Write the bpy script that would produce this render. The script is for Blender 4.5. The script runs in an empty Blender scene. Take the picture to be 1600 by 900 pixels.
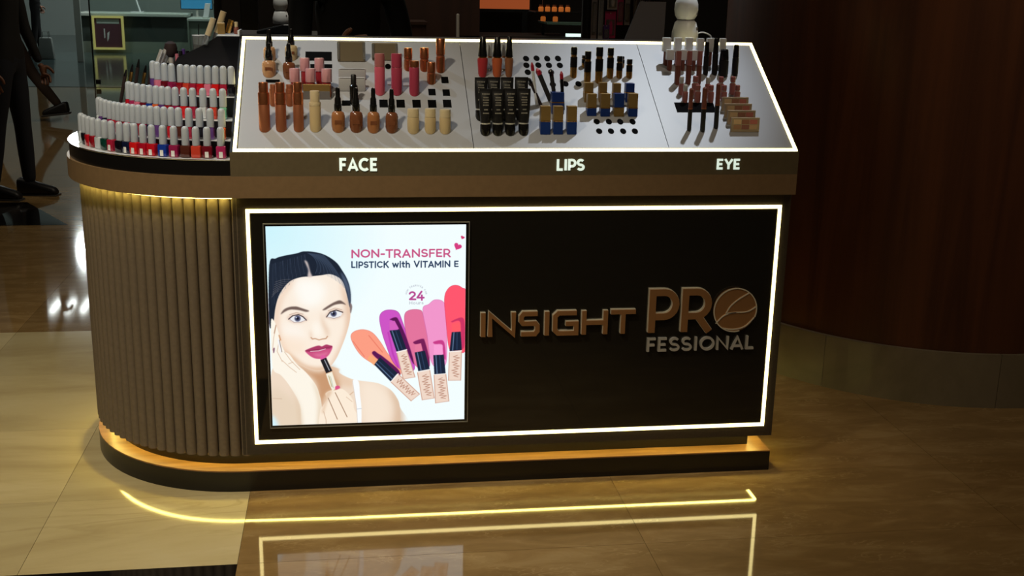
import bpy, bmesh, math, random
import numpy as np
from mathutils import Vector, Matrix

R_ = math.radians
random.seed(7)
SC = bpy.context.scene
COL = SC.collection

# ================================================================ camera
cam = bpy.data.cameras.new('camera'); cam.sensor_width = 36.0; cam.lens = 40.354; cam.clip_end = 200
cam_o = bpy.data.objects.new('camera', cam); COL.objects.link(cam_o)
cam_o.location = (0.2777, -3.2043, 1.4844); cam_o.rotation_euler = (1.3073, -0.0198, -0.1417)
SC.camera = cam_o

# ================================================================ world, exposure, lights
W = bpy.data.worlds.new('world'); SC.world = W; W.use_nodes = True
W.node_tree.nodes['Background'].inputs[0].default_value = (.9, .75, .55, 1)
W.node_tree.nodes['Background'].inputs[1].default_value = .026
SC.view_settings.view_transform = 'Standard'; SC.view_settings.look = 'None'
SC.view_settings.exposure = 0.0; SC.view_settings.gamma = 1.0; SC.view_settings.use_curve_mapping = False

def lamp(name, kind, loc, target, energy, color, **kw):
    l = bpy.data.lights.new(name, kind); l.energy = energy; l.color = color
    for k, v in kw.items(): setattr(l, k, v)
    o = bpy.data.objects.new(name, l); COL.objects.link(o); o.location = loc
    o.rotation_euler = (Vector(target)-Vector(loc)).to_track_quat('-Z', 'Y').to_euler()
    return o
# ceiling spots over the counter (cool white) and over the aisle in front (warm)
lamp('ceiling_spot_deck_a', 'SPOT', (-.9, 1.35, 3.4), (.10, .2, 1.12), 105, (.72, .86, 1), spot_size=R_(26), spot_blend=.8, shadow_soft_size=.03)
lamp('ceiling_spot_deck_b', 'SPOT', (1.75, .75, 3.4), (1.17, .22, 1.15), 135, (.84, .92, 1), spot_size=R_(25), spot_blend=.9, shadow_soft_size=.03)
lamp('ceiling_spot_aisle', 'SPOT', (-.9, -1.6, 4.0), (-.35, .1, 0), 330, (1, .88, .66), spot_size=R_(62), spot_blend=1., shadow_soft_size=.15)
lamp('ceiling_spot_front', 'SPOT', (-.1, -3.0, 4.0), (.1, -.4, 0), 115, (1, .84, .58), spot_size=R_(52), spot_blend=1., shadow_soft_size=.2)
for i in range(5):      # short linear lamps on the shop ceiling
    lamp('shop_light', 'AREA', (-4.75+.24*i, 15.9, 3.9), (-4.75+.24*i, 15.9, 0), 2.5, (.93, 1, .97), shape='RECTANGLE', size=.09, size_y=.7)
for i in range(3): lamp('shop_spot', 'POINT', (-4.6+1.5*i, 18.6, 3.6), (0, 0, 0), 120, (.93, 1, .97), shadow_soft_size=.1)
lamp('aisle_light_far', 'AREA', (-4.8, 6.8, 4.2), (-3.2, 6.8, 0), 26, (1, .9, .75), size=.8)
lamp('back_counter_fill', 'SPOT', (.1, 1.6, 4.2), (0, 2.3, 1.3), 150, (1, .95, .8), spot_size=R_(16), spot_blend=.6, shadow_soft_size=.05)  # added fill to brighten the far security camera
lamp('back_wall_fill', 'AREA', (1.0, 4.2, 4.3), (1.0, 4.6, 0), 45, (1, .86, .66), size=1.6)  # added fill that lifts the dark walls at the back
lamp('column_light', 'SPOT', (2.3, -1.6, 4.0), (2.7, .5, 1.0), 95, (1, .80, .56), spot_size=R_(70), spot_blend=1., shadow_soft_size=.2)

# ================================================================ materials
MATS = {}
def mat(name, col, rough=.5, metal=0., emit=None, strength=0., trans=0., ior=1.5, coat=0., alpha=1., spec=None):
    m = bpy.data.materials.new(name); m.use_nodes = True
    p = m.node_tree.nodes['Principled BSDF']
    p.inputs['Base Color'].default_value = (*col, 1); p.inputs['Roughness'].default_value = rough; p.inputs['Metallic'].default_value = metal
    p.inputs['IOR'].default_value = ior; p.inputs['Transmission Weight'].default_value = trans; p.inputs['Coat Weight'].default_value = coat
    if spec is not None: p.inputs['Specular IOR Level'].default_value = spec
    if emit: p.inputs['Emission Color'].default_value = (*emit, 1); p.inputs['Emission Strength'].default_value = strength
    MATS[name] = m
    return m
def s2l(*c): return tuple((x/255/12.92 if x/255 <= .04045 else ((x/255+.055)/1.055)**2.4) for x in c)
def nodes(m): return m.node_tree.nodes, m.node_tree.links, m.node_tree.nodes['Principled BSDF']
def ramp(N, stops):
    r = N.new('ShaderNodeValToRGB'); e = r.color_ramp.elements
    while len(e) < len(stops): e.new(.5)
    for i, (p, c) in enumerate(stops): e[i].position = p; e[i].color = (*c, 1)
    return r
def marble(name, c0, c1, c2, scale, stretch, rough, vein=.5, bump=.0):
    m = mat(name, c1, rough, spec=.72); N, L, P = nodes(m)
    g = N.new('ShaderNodeNewGeometry'); mp = N.new('ShaderNodeMapping'); mp.inputs['Scale'].default_value = (scale*stretch[0], scale*stretch[1], scale)
    L.new(g.outputs['Position'], mp.inputs[0])
    n1 = N.new('ShaderNodeTexNoise'); n1.inputs['Scale'].default_value = 1.; n1.inputs['Detail'].default_value = 8; n1.inputs['Roughness'].default_value = .62; n1.inputs['Distortion'].default_value = .6
    L.new(mp.outputs[0], n1.inputs[0])
    r1 = ramp(N, [(.3, c0), (.52, c1), (.75, c2)]); L.new(n1.outputs[0], r1.inputs[0])
    n2 = N.new('ShaderNodeTexNoise'); n2.inputs['Scale'].default_value = 2.3; n2.inputs['Detail'].default_value = 5; n2.inputs['Distortion'].default_value = 1.5
    L.new(mp.outputs[0], n2.inputs[0])
    v = ramp(N, [(.47, (0, 0, 0)), (.5, (vein, vein, vein)), (.53, (0, 0, 0))]); L.new(n2.outputs[0], v.inputs[0])
    n3 = N.new('ShaderNodeTexNoise'); n3.inputs['Scale'].default_value = .9; n3.inputs['Detail'].default_value = 2; L.new(mp.outputs[0], n3.inputs[0])
    vm = ramp(N, [(.5, (0, 0, 0)), (.62, (1, 1, 1))]); L.new(n3.outputs[0], vm.inputs[0])
    mu = N.new('ShaderNodeMath'); mu.operation = 'MULTIPLY'; L.new(v.outputs[0], mu.inputs[0]); L.new(vm.outputs[0], mu.inputs[1])
    oi = N.new('ShaderNodeObjectInfo'); hs = N.new('ShaderNodeHueSaturation'); mr = N.new('ShaderNodeMapRange'); mr.inputs['To Min'].default_value = .86; mr.inputs['To Max'].default_value = 1.1
    L.new(oi.outputs['Random'], mr.inputs[0]); L.new(mr.outputs[0], hs.inputs['Value'])
    mx = N.new('ShaderNodeMix'); mx.data_type = 'RGBA'; L.new(mu.outputs[0], mx.inputs[0]); L.new(r1.outputs[0], mx.inputs[6]); mx.inputs[7].default_value = (*c0, 1) if vein < .8 else (*c2, 1)
    L.new(mx.outputs[2], hs.inputs['Color']); L.new(hs.outputs[0], P.inputs['Base Color'])
    nb = N.new('ShaderNodeTexNoise'); nb.inputs['Scale'].default_value = 60; nb.inputs['Detail'].default_value = 2; L.new(g.outputs['Position'], nb.inputs[0])
    bp = N.new('ShaderNodeBump'); bp.inputs['Strength'].default_value = bump; bp.inputs['Distance'].default_value = .001; L.new(nb.outputs[0], bp.inputs['Height']); L.new(bp.outputs[0], P.inputs['Normal'])
    return m
def wood(name, c0, c1, scale, rough, axis='Z', bump=.05):
    m = mat(name, c1, rough); N, L, P = nodes(m)
    g = N.new('ShaderNodeNewGeometry'); mp = N.new('ShaderNodeMapping')
    s = {'X': (.06, 1, 1), 'Y': (1, .06, 1), 'Z': (1, 1, .05)}[axis]
    mp.inputs['Scale'].default_value = tuple(scale*k for k in s); L.new(g.outputs['Position'], mp.inputs[0])
    n = N.new('ShaderNodeTexNoise'); n.inputs['Scale'].default_value = 1; n.inputs['Detail'].default_value = 9; n.inputs['Roughness'].default_value = .6; n.inputs['Distortion'].default_value = 1.2
    L.new(mp.outputs[0], n.inputs[0]); r = ramp(N, [(.35, c0), (.65, c1)]); L.new(n.outputs[0], r.inputs[0]); L.new(r.outputs[0], P.inputs['Base Color'])
    b = N.new('ShaderNodeBump'); b.inputs['Strength'].default_value = bump; b.inputs['Distance'].default_value = .002; L.new(n.outputs[0], b.inputs['Height']); L.new(b.outputs[0], P.inputs['Normal'])
    return m
def grainy(m, scale=140, amount=.06, bump=.08):
    """fine speckle and relief on an otherwise even material"""
    N, L, P = nodes(m); tc = N.new('ShaderNodeTexCoord'); n = N.new('ShaderNodeTexNoise'); n.inputs['Scale'].default_value = scale; n.inputs['Detail'].default_value = 3
    L.new(tc.outputs['Object'], n.inputs[0])
    c = P.inputs['Base Color'].default_value
    r = ramp(N, [(.3, tuple(x*(1-amount*2) for x in c[:3])), (.7, tuple(min(1, x*(1+amount*2)) for x in c[:3]))]); L.new(n.outputs[0], r.inputs[0]); L.new(r.outputs[0], P.inputs['Base Color'])
    b = N.new('ShaderNodeBump'); b.inputs['Strength'].default_value = bump; b.inputs['Distance'].default_value = .001; L.new(n.outputs[0], b.inputs['Height']); L.new(b.outputs[0], P.inputs['Normal'])
    return m

marble('cream_stone', s2l(176,156,112), s2l(206,190,146), s2l(218,204,164), 1.6, (.35, 1.6), .08, .45)
marble('brown_stone', s2l(138,110,68), s2l(152,122,78), s2l(174,146,100), 7.5, (.55, 1.7), .05, .9, .01)
marble('black_stone', s2l(14,12,12), s2l(22,20,20), s2l(60,56,52), 3., (1, 1), .06, .9)
marble('shop_stone', s2l(44,58,58), s2l(54,70,70), s2l(64,82,82), 1., (1, 1), .12, .2)
marble('grey_stone', s2l(112,102,84), s2l(130,120,100), s2l(150,138,116), 2.5, (1, 1), .3, .4)
mat('grout', s2l(70,56,36), .8)
wood('column_wood', s2l(72,40,22), s2l(98,56,30), 9, .42, 'Z')
wood('ledge_wood', s2l(130,92,56), s2l(170,126,80), 26, .4, 'X')
wood('dark_wood', s2l(40,24,18), s2l(54,32,24), 7, .5, 'Z')
grainy(mat('flute_taupe', s2l(118,104,86), .55), 90, .04)
grainy(mat('band_bronze', s2l(150,122,88), .36, .25), 60, .03, .03)
grainy(mat('fascia_taupe', s2l(104,92,68), .45), 80, .03, .03)
grainy(mat('kiosk_black', s2l(64,56,46), .4), 120, .08, .04)
mat('gloss_black', s2l(30,28,23), .045, coat=.4)
mat('satin_black', s2l(20,19,19), .3)
mat('deck_white', s2l(168,170,176), .42)
mat('slot_black', s2l(8,8,9), .9, spec=.05)
mat('led_warm', (1,1,1), .5, emit=(1, .83, .34), strength=4.8)
mat('led_yellow', (1,1,1), .5, emit=(1, .82, .2), strength=24.0)
mat('sign_white', s2l(236,246,240), .4, emit=s2l(226,246,232), strength=.75)
mat('gold_letter', s2l(190,140,92), .34, .6)
mat('outline_highlight', s2l(244,236,214), .3, .4)  # pale logo outline, and the highlight painted along letter edges
mat('silver', s2l(214,212,206), .3, .4)
mat('chrome_edge', s2l(225,232,240), .08, 1.)
mat('bezel', s2l(150,148,138), .35, .3)
mat('white_plastic', s2l(232,234,236), .32)
mat('polish_cap', s2l(184,192,202), .36)
mat('tray_white', s2l(226,232,240), .25)
mat('label_white', s2l(235,235,232), .5)
mat('cap_black', s2l(18,17,17), .22)
mat('rubber_black', s2l(22,21,21), .45)
mat('copper', s2l(214,132,88), .27, .88)
mat('copper_dull', s2l(176,108,76), .4, .6)
mat('foundation_tan', s2l(158,104,66), .18)
mat('foundation_deep', s2l(116,70,46), .18)
mat('foundation_light', s2l(186,140,102), .18)
mat('cream', s2l(192,170,130), .35)
mat('cream_cap', s2l(204,186,150), .3)
mat('blush_cap', s2l(208,152,160), .35)
mat('blush_body', s2l(150,40,50), .2)
mat('mauve_cap', s2l(176,104,104), .35)
mat('mauve_body', s2l(206,92,112), .25)
mat('mauve_deep', s2l(168,62,84), .25)
mat('gold', s2l(206,160,86), .25, .95)
mat('gold_box', s2l(160,130,78), .38, .5)
mat('blue_box', s2l(24,52,120), .3)
mat('tube_black', s2l(26,25,26), .38)
mat('tube_print', s2l(150,146,136), .5)
mat('tube_red', s2l(180,54,58), .3)
mat('tube_orange', s2l(196,98,58), .3)
mat('tube_brown', s2l(150,96,64), .3)
mat('clear_plastic', s2l(220,225,228), .06, trans=.85, ior=1.45)
mat('olive_card', s2l(120,108,84), .5)
mat('grey_card', s2l(176,176,178), .4)
mat('grey_dark', s2l(112,108,108), .4)
mat('red_tip', s2l(176,30,52), .4)
mat('brow_brown', s2l(124,72,60), .32)
mat('mini_mauve', s2l(166,104,100), .25)
mat('palette_case', s2l(176,156,128), .4)
for i, c in enumerate([(172,128,96),(150,96,84),(196,160,124),(214,180,136),(162,108,84),(190,110,100)]): mat('pan_%d' % i, s2l(*c), .7)
mat('skin', s2l(128,86,62), .5)
mat('cloth_black', s2l(17,17,18), .85)
mat('cloth_charcoal', s2l(30,28,27), .85)
mat('cloth_navy', s2l(24,28,38), .85)
mat('cloth_brown', s2l(58,46,38), .85)
mat('cloth_jeans', s2l(58,62,76), .85)
mat('hair', s2l(16,14,13), .5)
mat('shoe_dark', s2l(20,19,20), .5)
mat('shoe_sole', s2l(60,58,56), .6)
mat('bag_white', s2l(120,128,124), .7)
mat('shop_wall', s2l(176,190,184), .6)
mat('shop_desk', s2l(184,194,184), .5)
mat('desk_panel', s2l(52,62,58), .5)
mat('desk_front', s2l(128,140,126), .5)
mat('wall_dark', s2l(30,24,20), .8)
mat('ceiling_dark', s2l(34,30,26), .9)
mat('glass', s2l(222,236,230), .02, trans=1., ior=1.45)
mat('sign_frame_yellow', s2l(214,202,130), .5, emit=s2l(214,196,110), strength=.3)
mat('sign_maroon', s2l(96,56,66), .5)
mat('screen_blue', s2l(60,140,190), .4, emit=s2l(60,150,200), strength=.15)
mat('device_black', s2l(22,24,28), .25)
mat('orange_print', s2l(200,110,64), .5, emit=s2l(190,92,48), strength=.42)
mat('teal_glow', s2l(120,170,176), .4, emit=s2l(110,165,170), strength=.5)
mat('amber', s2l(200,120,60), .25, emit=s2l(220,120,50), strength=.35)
mat('lamp_glow', (1,1,1), .4, emit=(1, .95, .82), strength=1.6)
mat('strip_glow', (1,1,1), .4, emit=s2l(214,246,236), strength=1.1)
mat('pack_pink', s2l(196,52,112), .35)
mat('pack_purple', s2l(84,52,128), .35)
mat('pack_grey', s2l(140,128,128), .4)
mat('shelf_teal', s2l(84,112,104), .3)
mat('brush_dark', s2l(38,20,20), .8)
mat('blue_black', s2l(78,72,76), .5)
mat('pink_item', s2l(206,120,140), .35)
POLISH = {}
for n, c in dict(magenta=(176,44,96), wine=(112,18,34), coral=(206,66,48), brown=(84,40,30), plum=(148,30,78), blue=(24,58,158), red=(196,20,36), crimson=(176,16,40), scarlet=(214,28,30),
                 navy=(22,28,58), black=(20,18,26), rose=(168,34,62), green=(14,62,52), clear=(206,214,222), cherry=(150,20,34), orange=(228,104,52), violet=(96,60,130), pink=(222,120,150), mint=(120,190,160), grey=(120,120,128)).items():
    POLISH[n] = mat('polish_'+n, s2l(*c), .08, coat=.5)

# ================================================================ mesh helpers
def obj(name, bm_or_mesh, m, parent=None, loc=None, rot=None, smooth=False, **props):
    if isinstance(bm_or_mesh, bmesh.types.BMesh):
        me = bpy.data.meshes.new(name)
        bmesh.ops.recalc_face_normals(bm_or_mesh, faces=bm_or_mesh.faces[:])
        bm_or_mesh.to_mesh(me); bm_or_mesh.free()
        if smooth:
            for p in me.polygons: p.use_smooth = True
            me.set_sharp_from_angle(angle=R_(40))
    else: me = bm_or_mesh
    if m is not None and not me.materials:
        for x in (m if isinstance(m, (list, tuple)) else [m]): me.materials.append(MATS[x] if isinstance(x, str) else x)
    o = bpy.data.objects.new(name, me); COL.objects.link(o)
    if parent is not None: o.parent = parent
    if loc is not None: o.location = loc
    if rot is not None: o.rotation_euler = rot
    for k, v in props.items(): o[k] = v
    return o
def thing(name, label, cat, loc=(0,0,0), rz=0., group=None):
    o = bpy.data.objects.new(name, None); o.empty_display_size = .05; COL.objects.link(o)
    o.location = loc; o.rotation_euler = (0, 0, rz); o['label'] = label; o['category'] = cat
    if group: o['group'] = group
    return o
def tag(o, label, cat, group=None):
    o['label'] = label; o['category'] = cat
    if group: o['group'] = group
    return o
def dup(root, loc, rz, label, group=None):
    c = root.copy(); COL.objects.link(c); c.location = loc; c.rotation_euler = (0, 0, rz); c['label'] = label
    if group: c['group'] = group
    for ch in root.children:
        d = ch.copy(); COL.objects.link(d); d.parent = c
        for g in ch.children:
            e = g.copy(); COL.objects.link(e); e.parent = d
    return c
def struct(o): o['kind'] = 'structure'; return o
def box(bm, x0, x1, y0, y1, z0, z1, mi=0):
    v = [bm.verts.new(p) for p in ((x0,y0,z0),(x1,y0,z0),(x1,y1,z0),(x0,y1,z0),(x0,y0,z1),(x1,y0,z1),(x1,y1,z1),(x0,y1,z1))]
    for f in ((3,2,1,0),(4,5,6,7),(0,1,5,4),(1,2,6,5),(2,3,7,6),(3,0,4,7)): bm.faces.new([v[i] for i in f]).material_index = mi
def bx(x0, x1, y0, y1, z0, z1, bev=0., seg=2):
    bm = bmesh.new(); box(bm, x0, x1, y0, y1, z0, z1)
    if bev: bmesh.ops.bevel(bm, geom=bm.edges[:], offset=bev, segments=seg, affect='EDGES', profile=.5)
    return bm
def prism(pts, z0, z1, bev=0.):
    """closed outline in xy, from z0 to z1"""
    bm = bmesh.new()
    a = [bm.verts.new((x, y, z0)) for x, y in pts]; b = [bm.verts.new((x, y, z1)) for x, y in pts]
    bm.faces.new(a[::-1]); top = bm.faces.new(b); n = len(pts)
    for i in range(n): bm.faces.new((a[i], a[(i+1) % n], b[(i+1) % n], b[i]))
    if bev: bmesh.ops.bevel(bm, geom=[e for e in top.edges], offset=bev, segments=2, affect='EDGES', profile=.5)
    return bm
def xprism(pts, x0, x1):
    """closed outline in yz, from x0 to x1"""
    bm = bmesh.new()
    a = [bm.verts.new((x0, y, z)) for y, z in pts]; b = [bm.verts.new((x1, y, z)) for y, z in pts]
    bm.faces.new(a[::-1]); bm.faces.new(b); n = len(pts)
    for i in range(n): bm.faces.new((a[i], a[(i+1) % n], b[(i+1) % n], b[i]))
    return bm
def yprism(pts, y0, y1, bev=0.):
    """closed outline in xz, from y0 to y1"""
    bm = bmesh.new()
    a = [bm.verts.new((x, y0, z)) for x, z in pts]; b = [bm.verts.new((x, y1, z)) for x, z in pts]
    bm.faces.new(a[::-1]); bm.faces.new(b); n = len(pts)
    for i in range(n): bm.faces.new((a[i], a[(i+1) % n], b[(i+1) % n], b[i]))
    if bev: bmesh.ops.bevel(bm, geom=bm.edges[:], offset=bev, segments=1, affect='EDGES')
    return bm
def lathe(prof, n=16, slope=0., sx=1., sy=1., bm=None, off=(0,0,0)):
    """profile [(r, z)] turned about z; the lowest ring follows a floor that rises by slope along y"""
    bm = bm or bmesh.new(); rings = []; z0 = min(z for r, z in prof)
    for r, z in prof:
        if r <= 1e-6: rings.append([bm.verts.new((off[0], off[1], z+off[2]))]); continue
        ring = []
        for k in range(n):
            a = 2*math.pi*k/n; x, y = r*math.cos(a)*sx, r*math.sin(a)*sy
            ring.append(bm.verts.new((x+off[0], y+off[1], z+off[2]+(slope*y if z == z0 else 0))))
        rings.append(ring)
    for A, B in zip(rings[:-1], rings[1:]):
        for k in range(n):
            a0, a1 = A[k % len(A)], A[(k+1) % len(A)]; b0, b1 = B[k % len(B)], B[(k+1) % len(B)]
            f = [a0, a1, b1, b0]; u = []
            for q in f:
                if q not in u: u.append(q)
            if len(u) > 2: bm.faces.new(u)
    for ring in (rings[0], rings[-1]):
        if len(ring) > 2: bm.faces.new(ring)
    return bm
def tube(pts, r, n=8, bm=None, closed=False):
    bm = bm or bmesh.new(); P = [Vector(p) for p in pts]; rings = []
    for i, p in enumerate(P):
        t = (P[min(i+1, len(P)-1)]-P[max(i-1, 0)]).normalized()
        u = t.cross(Vector((0,0,1)) if abs(t.z) < .95 else Vector((0,1,0))).normalized(); w = t.cross(u)
        rr = r[i] if isinstance(r, (list, tuple)) else r
        rings.append([bm.verts.new(p+rr*(math.cos(2*math.pi*k/n)*u+math.sin(2*math.pi*k/n)*w)) for k in range(n)])
    for A, B in zip(rings[:-1], rings[1:]):
        for k in range(n): bm.faces.new((A[k], A[(k+1) % n], B[(k+1) % n], B[k]))
    bm.faces.new(rings[0]); bm.faces.new(rings[-1])
    return bm
def ribbon(line, w, y0, y1, bm=None):
    """a flat stroke of width w along a polyline in xz, from depth y0 to y1, mitred at its corners"""
    bm = bm or bmesh.new(); P = [Vector((x, z)) for x, z in line]
    P = [p for i, p in enumerate(P) if i == 0 or (p-P[i-1]).length > 1e-6]
    closed = (P[0]-P[-1]).length < 1e-6
    if closed: P = P[:-1]
    n = len(P); Lf, Rt = [], []
    for i in range(n):
        d1 = (P[i]-P[i-1]).normalized() if (i or closed) else None
        d2 = (P[(i+1) % n]-P[i]).normalized() if (i < n-1 or closed) else None
        d1 = d1 or d2; d2 = d2 or d1
        n1, n2 = Vector((-d1.y, d1.x)), Vector((-d2.y, d2.x)); m = (n1+n2)
        m = m.normalized() if m.length > 1e-4 else n1
        k = min(1/max(m.dot(n1), .2), 1.7)
        Lf.append(P[i]+m*w/2*k); Rt.append(P[i]-m*w/2*k)
    V = [[bm.verts.new((q.x, y, q.y)) for q in S] for S in (Lf, Rt) for y in (y0, y1)]   # L0 L1 R0 R1
    for i in range(n if closed else n-1):
        j = (i+1) % n
        for a, b in ((0, 2), (3, 1), (1, 0), (2, 3)): bm.faces.new((V[a][i], V[a][j], V[b][j], V[b][i]))
    if not closed:
        for i in (0, n-1): bm.faces.new((V[0][i], V[1][i], V[3][i], V[2][i]))
    return bm
def cyl(r, z0, z1, n=16): return lathe([(r, z0), (r, z1)], n)

# ---------------------------------------------------------------- stroke lettering
def arc(cx, cy, rx, ry, a0, a1, n=14):
    return [(cx + rx*math.cos(math.radians(a0+(a1-a0)*i/n)), cy + ry*math.sin(math.radians(a0+(a1-a0)*i/n))) for i in range(n+1)]
GLYPH = {   # letter: (advance width, polylines in a box one unit high)
 'A': (.86, [[(.07,.0),(.43,.93),(.79,.0)], [(.2,.27),(.66,.27)]]),
 'C': (.86, [arc(.47,.5,.4,.43,48,312,22)]),
 'E': (.62, [[(.56,.93),(.09,.93),(.09,.07),(.56,.07)], [(.09,.5),(.5,.5)]]),
 'F': (.6, [[(.56,.93),(.09,.93),(.09,0)], [(.09,.48),(.5,.48)]]),
 'H': (.84, [[(.09,0),(.09,1)], [(.75,0),(.75,1)], [(.09,.5),(.75,.5)]]),
 'I': (.28, [[(.14,0),(.14,1)]]),
 'K': (.74, [[(.09,0),(.09,1)], [(.66,1),(.12,.42)], [(.3,.6),(.7,0)]]),
 'L': (.56, [[(.09,1),(.09,.07),(.54,.07)]]),
 'M': (.98, [[(.09,0),(.09,.92),(.49,.3),(.89,.92),(.89,0)]]),
 'N': (.84, [[(.09,0),(.09,.92),(.75,.08),(.75,1)]]),
 'O': (.96, [arc(.48,.5,.41,.43,0,360,30)]),
 'P': (.7, [[(.09,0),(.09,.93),(.36,.93)]+arc(.36,.65,.27,.28,90,-90,12)+[(.17,.37)]]),
 'R': (.74, [[(.09,0),(.09,.93),(.36,.93)]+arc(.36,.65,.27,.28,90,-90,12)+[(.17,.37)], [(.4,.37),(.68,0)]]),
 'S': (.68, [arc(.34,.71,.25,.22,35,270,14)+arc(.34,.28,.27,.21,90,-150,14)]),
 'T': (.68, [[(.02,.93),(.66,.93)], [(.34,.93),(.34,0)]]),
 'V': (.82, [[(.05,1),(.41,.06),(.77,1)]]),
 'Y': (.78, [[(.05,1),(.39,.46),(.73,1)], [(.39,.46),(.39,0)]]),
 '-': (.44, [[(.07,.4),(.37,.4)]]),
 '2': (.68, [arc(.33,.68,.26,.25,165,-30,14)+[(.09,.07),(.64,.07)]]),
 '4': (.76, [[(.5,1),(.08,.27),(.72,.27)], [(.53,.55),(.53,0)]]),
 'w': (.92, [[(.05,.68),(.25,.06),(.46,.64),(.67,.06),(.87,.68)]]),
 'i': (.28, [[(.14,0),(.14,.7)], [(.14,.86),(.14,.98)]]),
 't': (.44, [[(.17,.9),(.17,.2)]+arc(.29,.2,.12,.13,180,290,6), [(.02,.64),(.38,.64)]]),
 'h': (.66, [[(.09,0),(.09,1)], arc(.32,.4,.23,.25,180,0,10)+[(.55,0)]]),
 'o': (.68, [arc(.34,.35,.26,.29,0,360,20)]),
 'u': (.66, [[(.09,.7),(.09,.3)]+arc(.32,.3,.23,.24,180,360,10)+[(.55,.7)], [(.55,.3),(.55,0)]]),
 'r': (.42, [[(.09,0),(.09,.7)], arc(.32,.38,.23,.26,180,80,8)]),
 's': (.54, [arc(.27,.5,.18,.14,40,270,10)+arc(.27,.2,.19,.14,90,-150,10)]),
 ' ': (.36, []),
}
def text_lines(s, gap=.1):
    """polylines of a word, starting at x=0, one unit high; returns (lines, width)"""
    x, out = 0.0, []
    for ch in s:
        w, ls = GLYPH[ch]
        out += [[(x+a, b) for a, b in l] for l in ls]
        x += w + gap
    return out, x - gap

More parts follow.
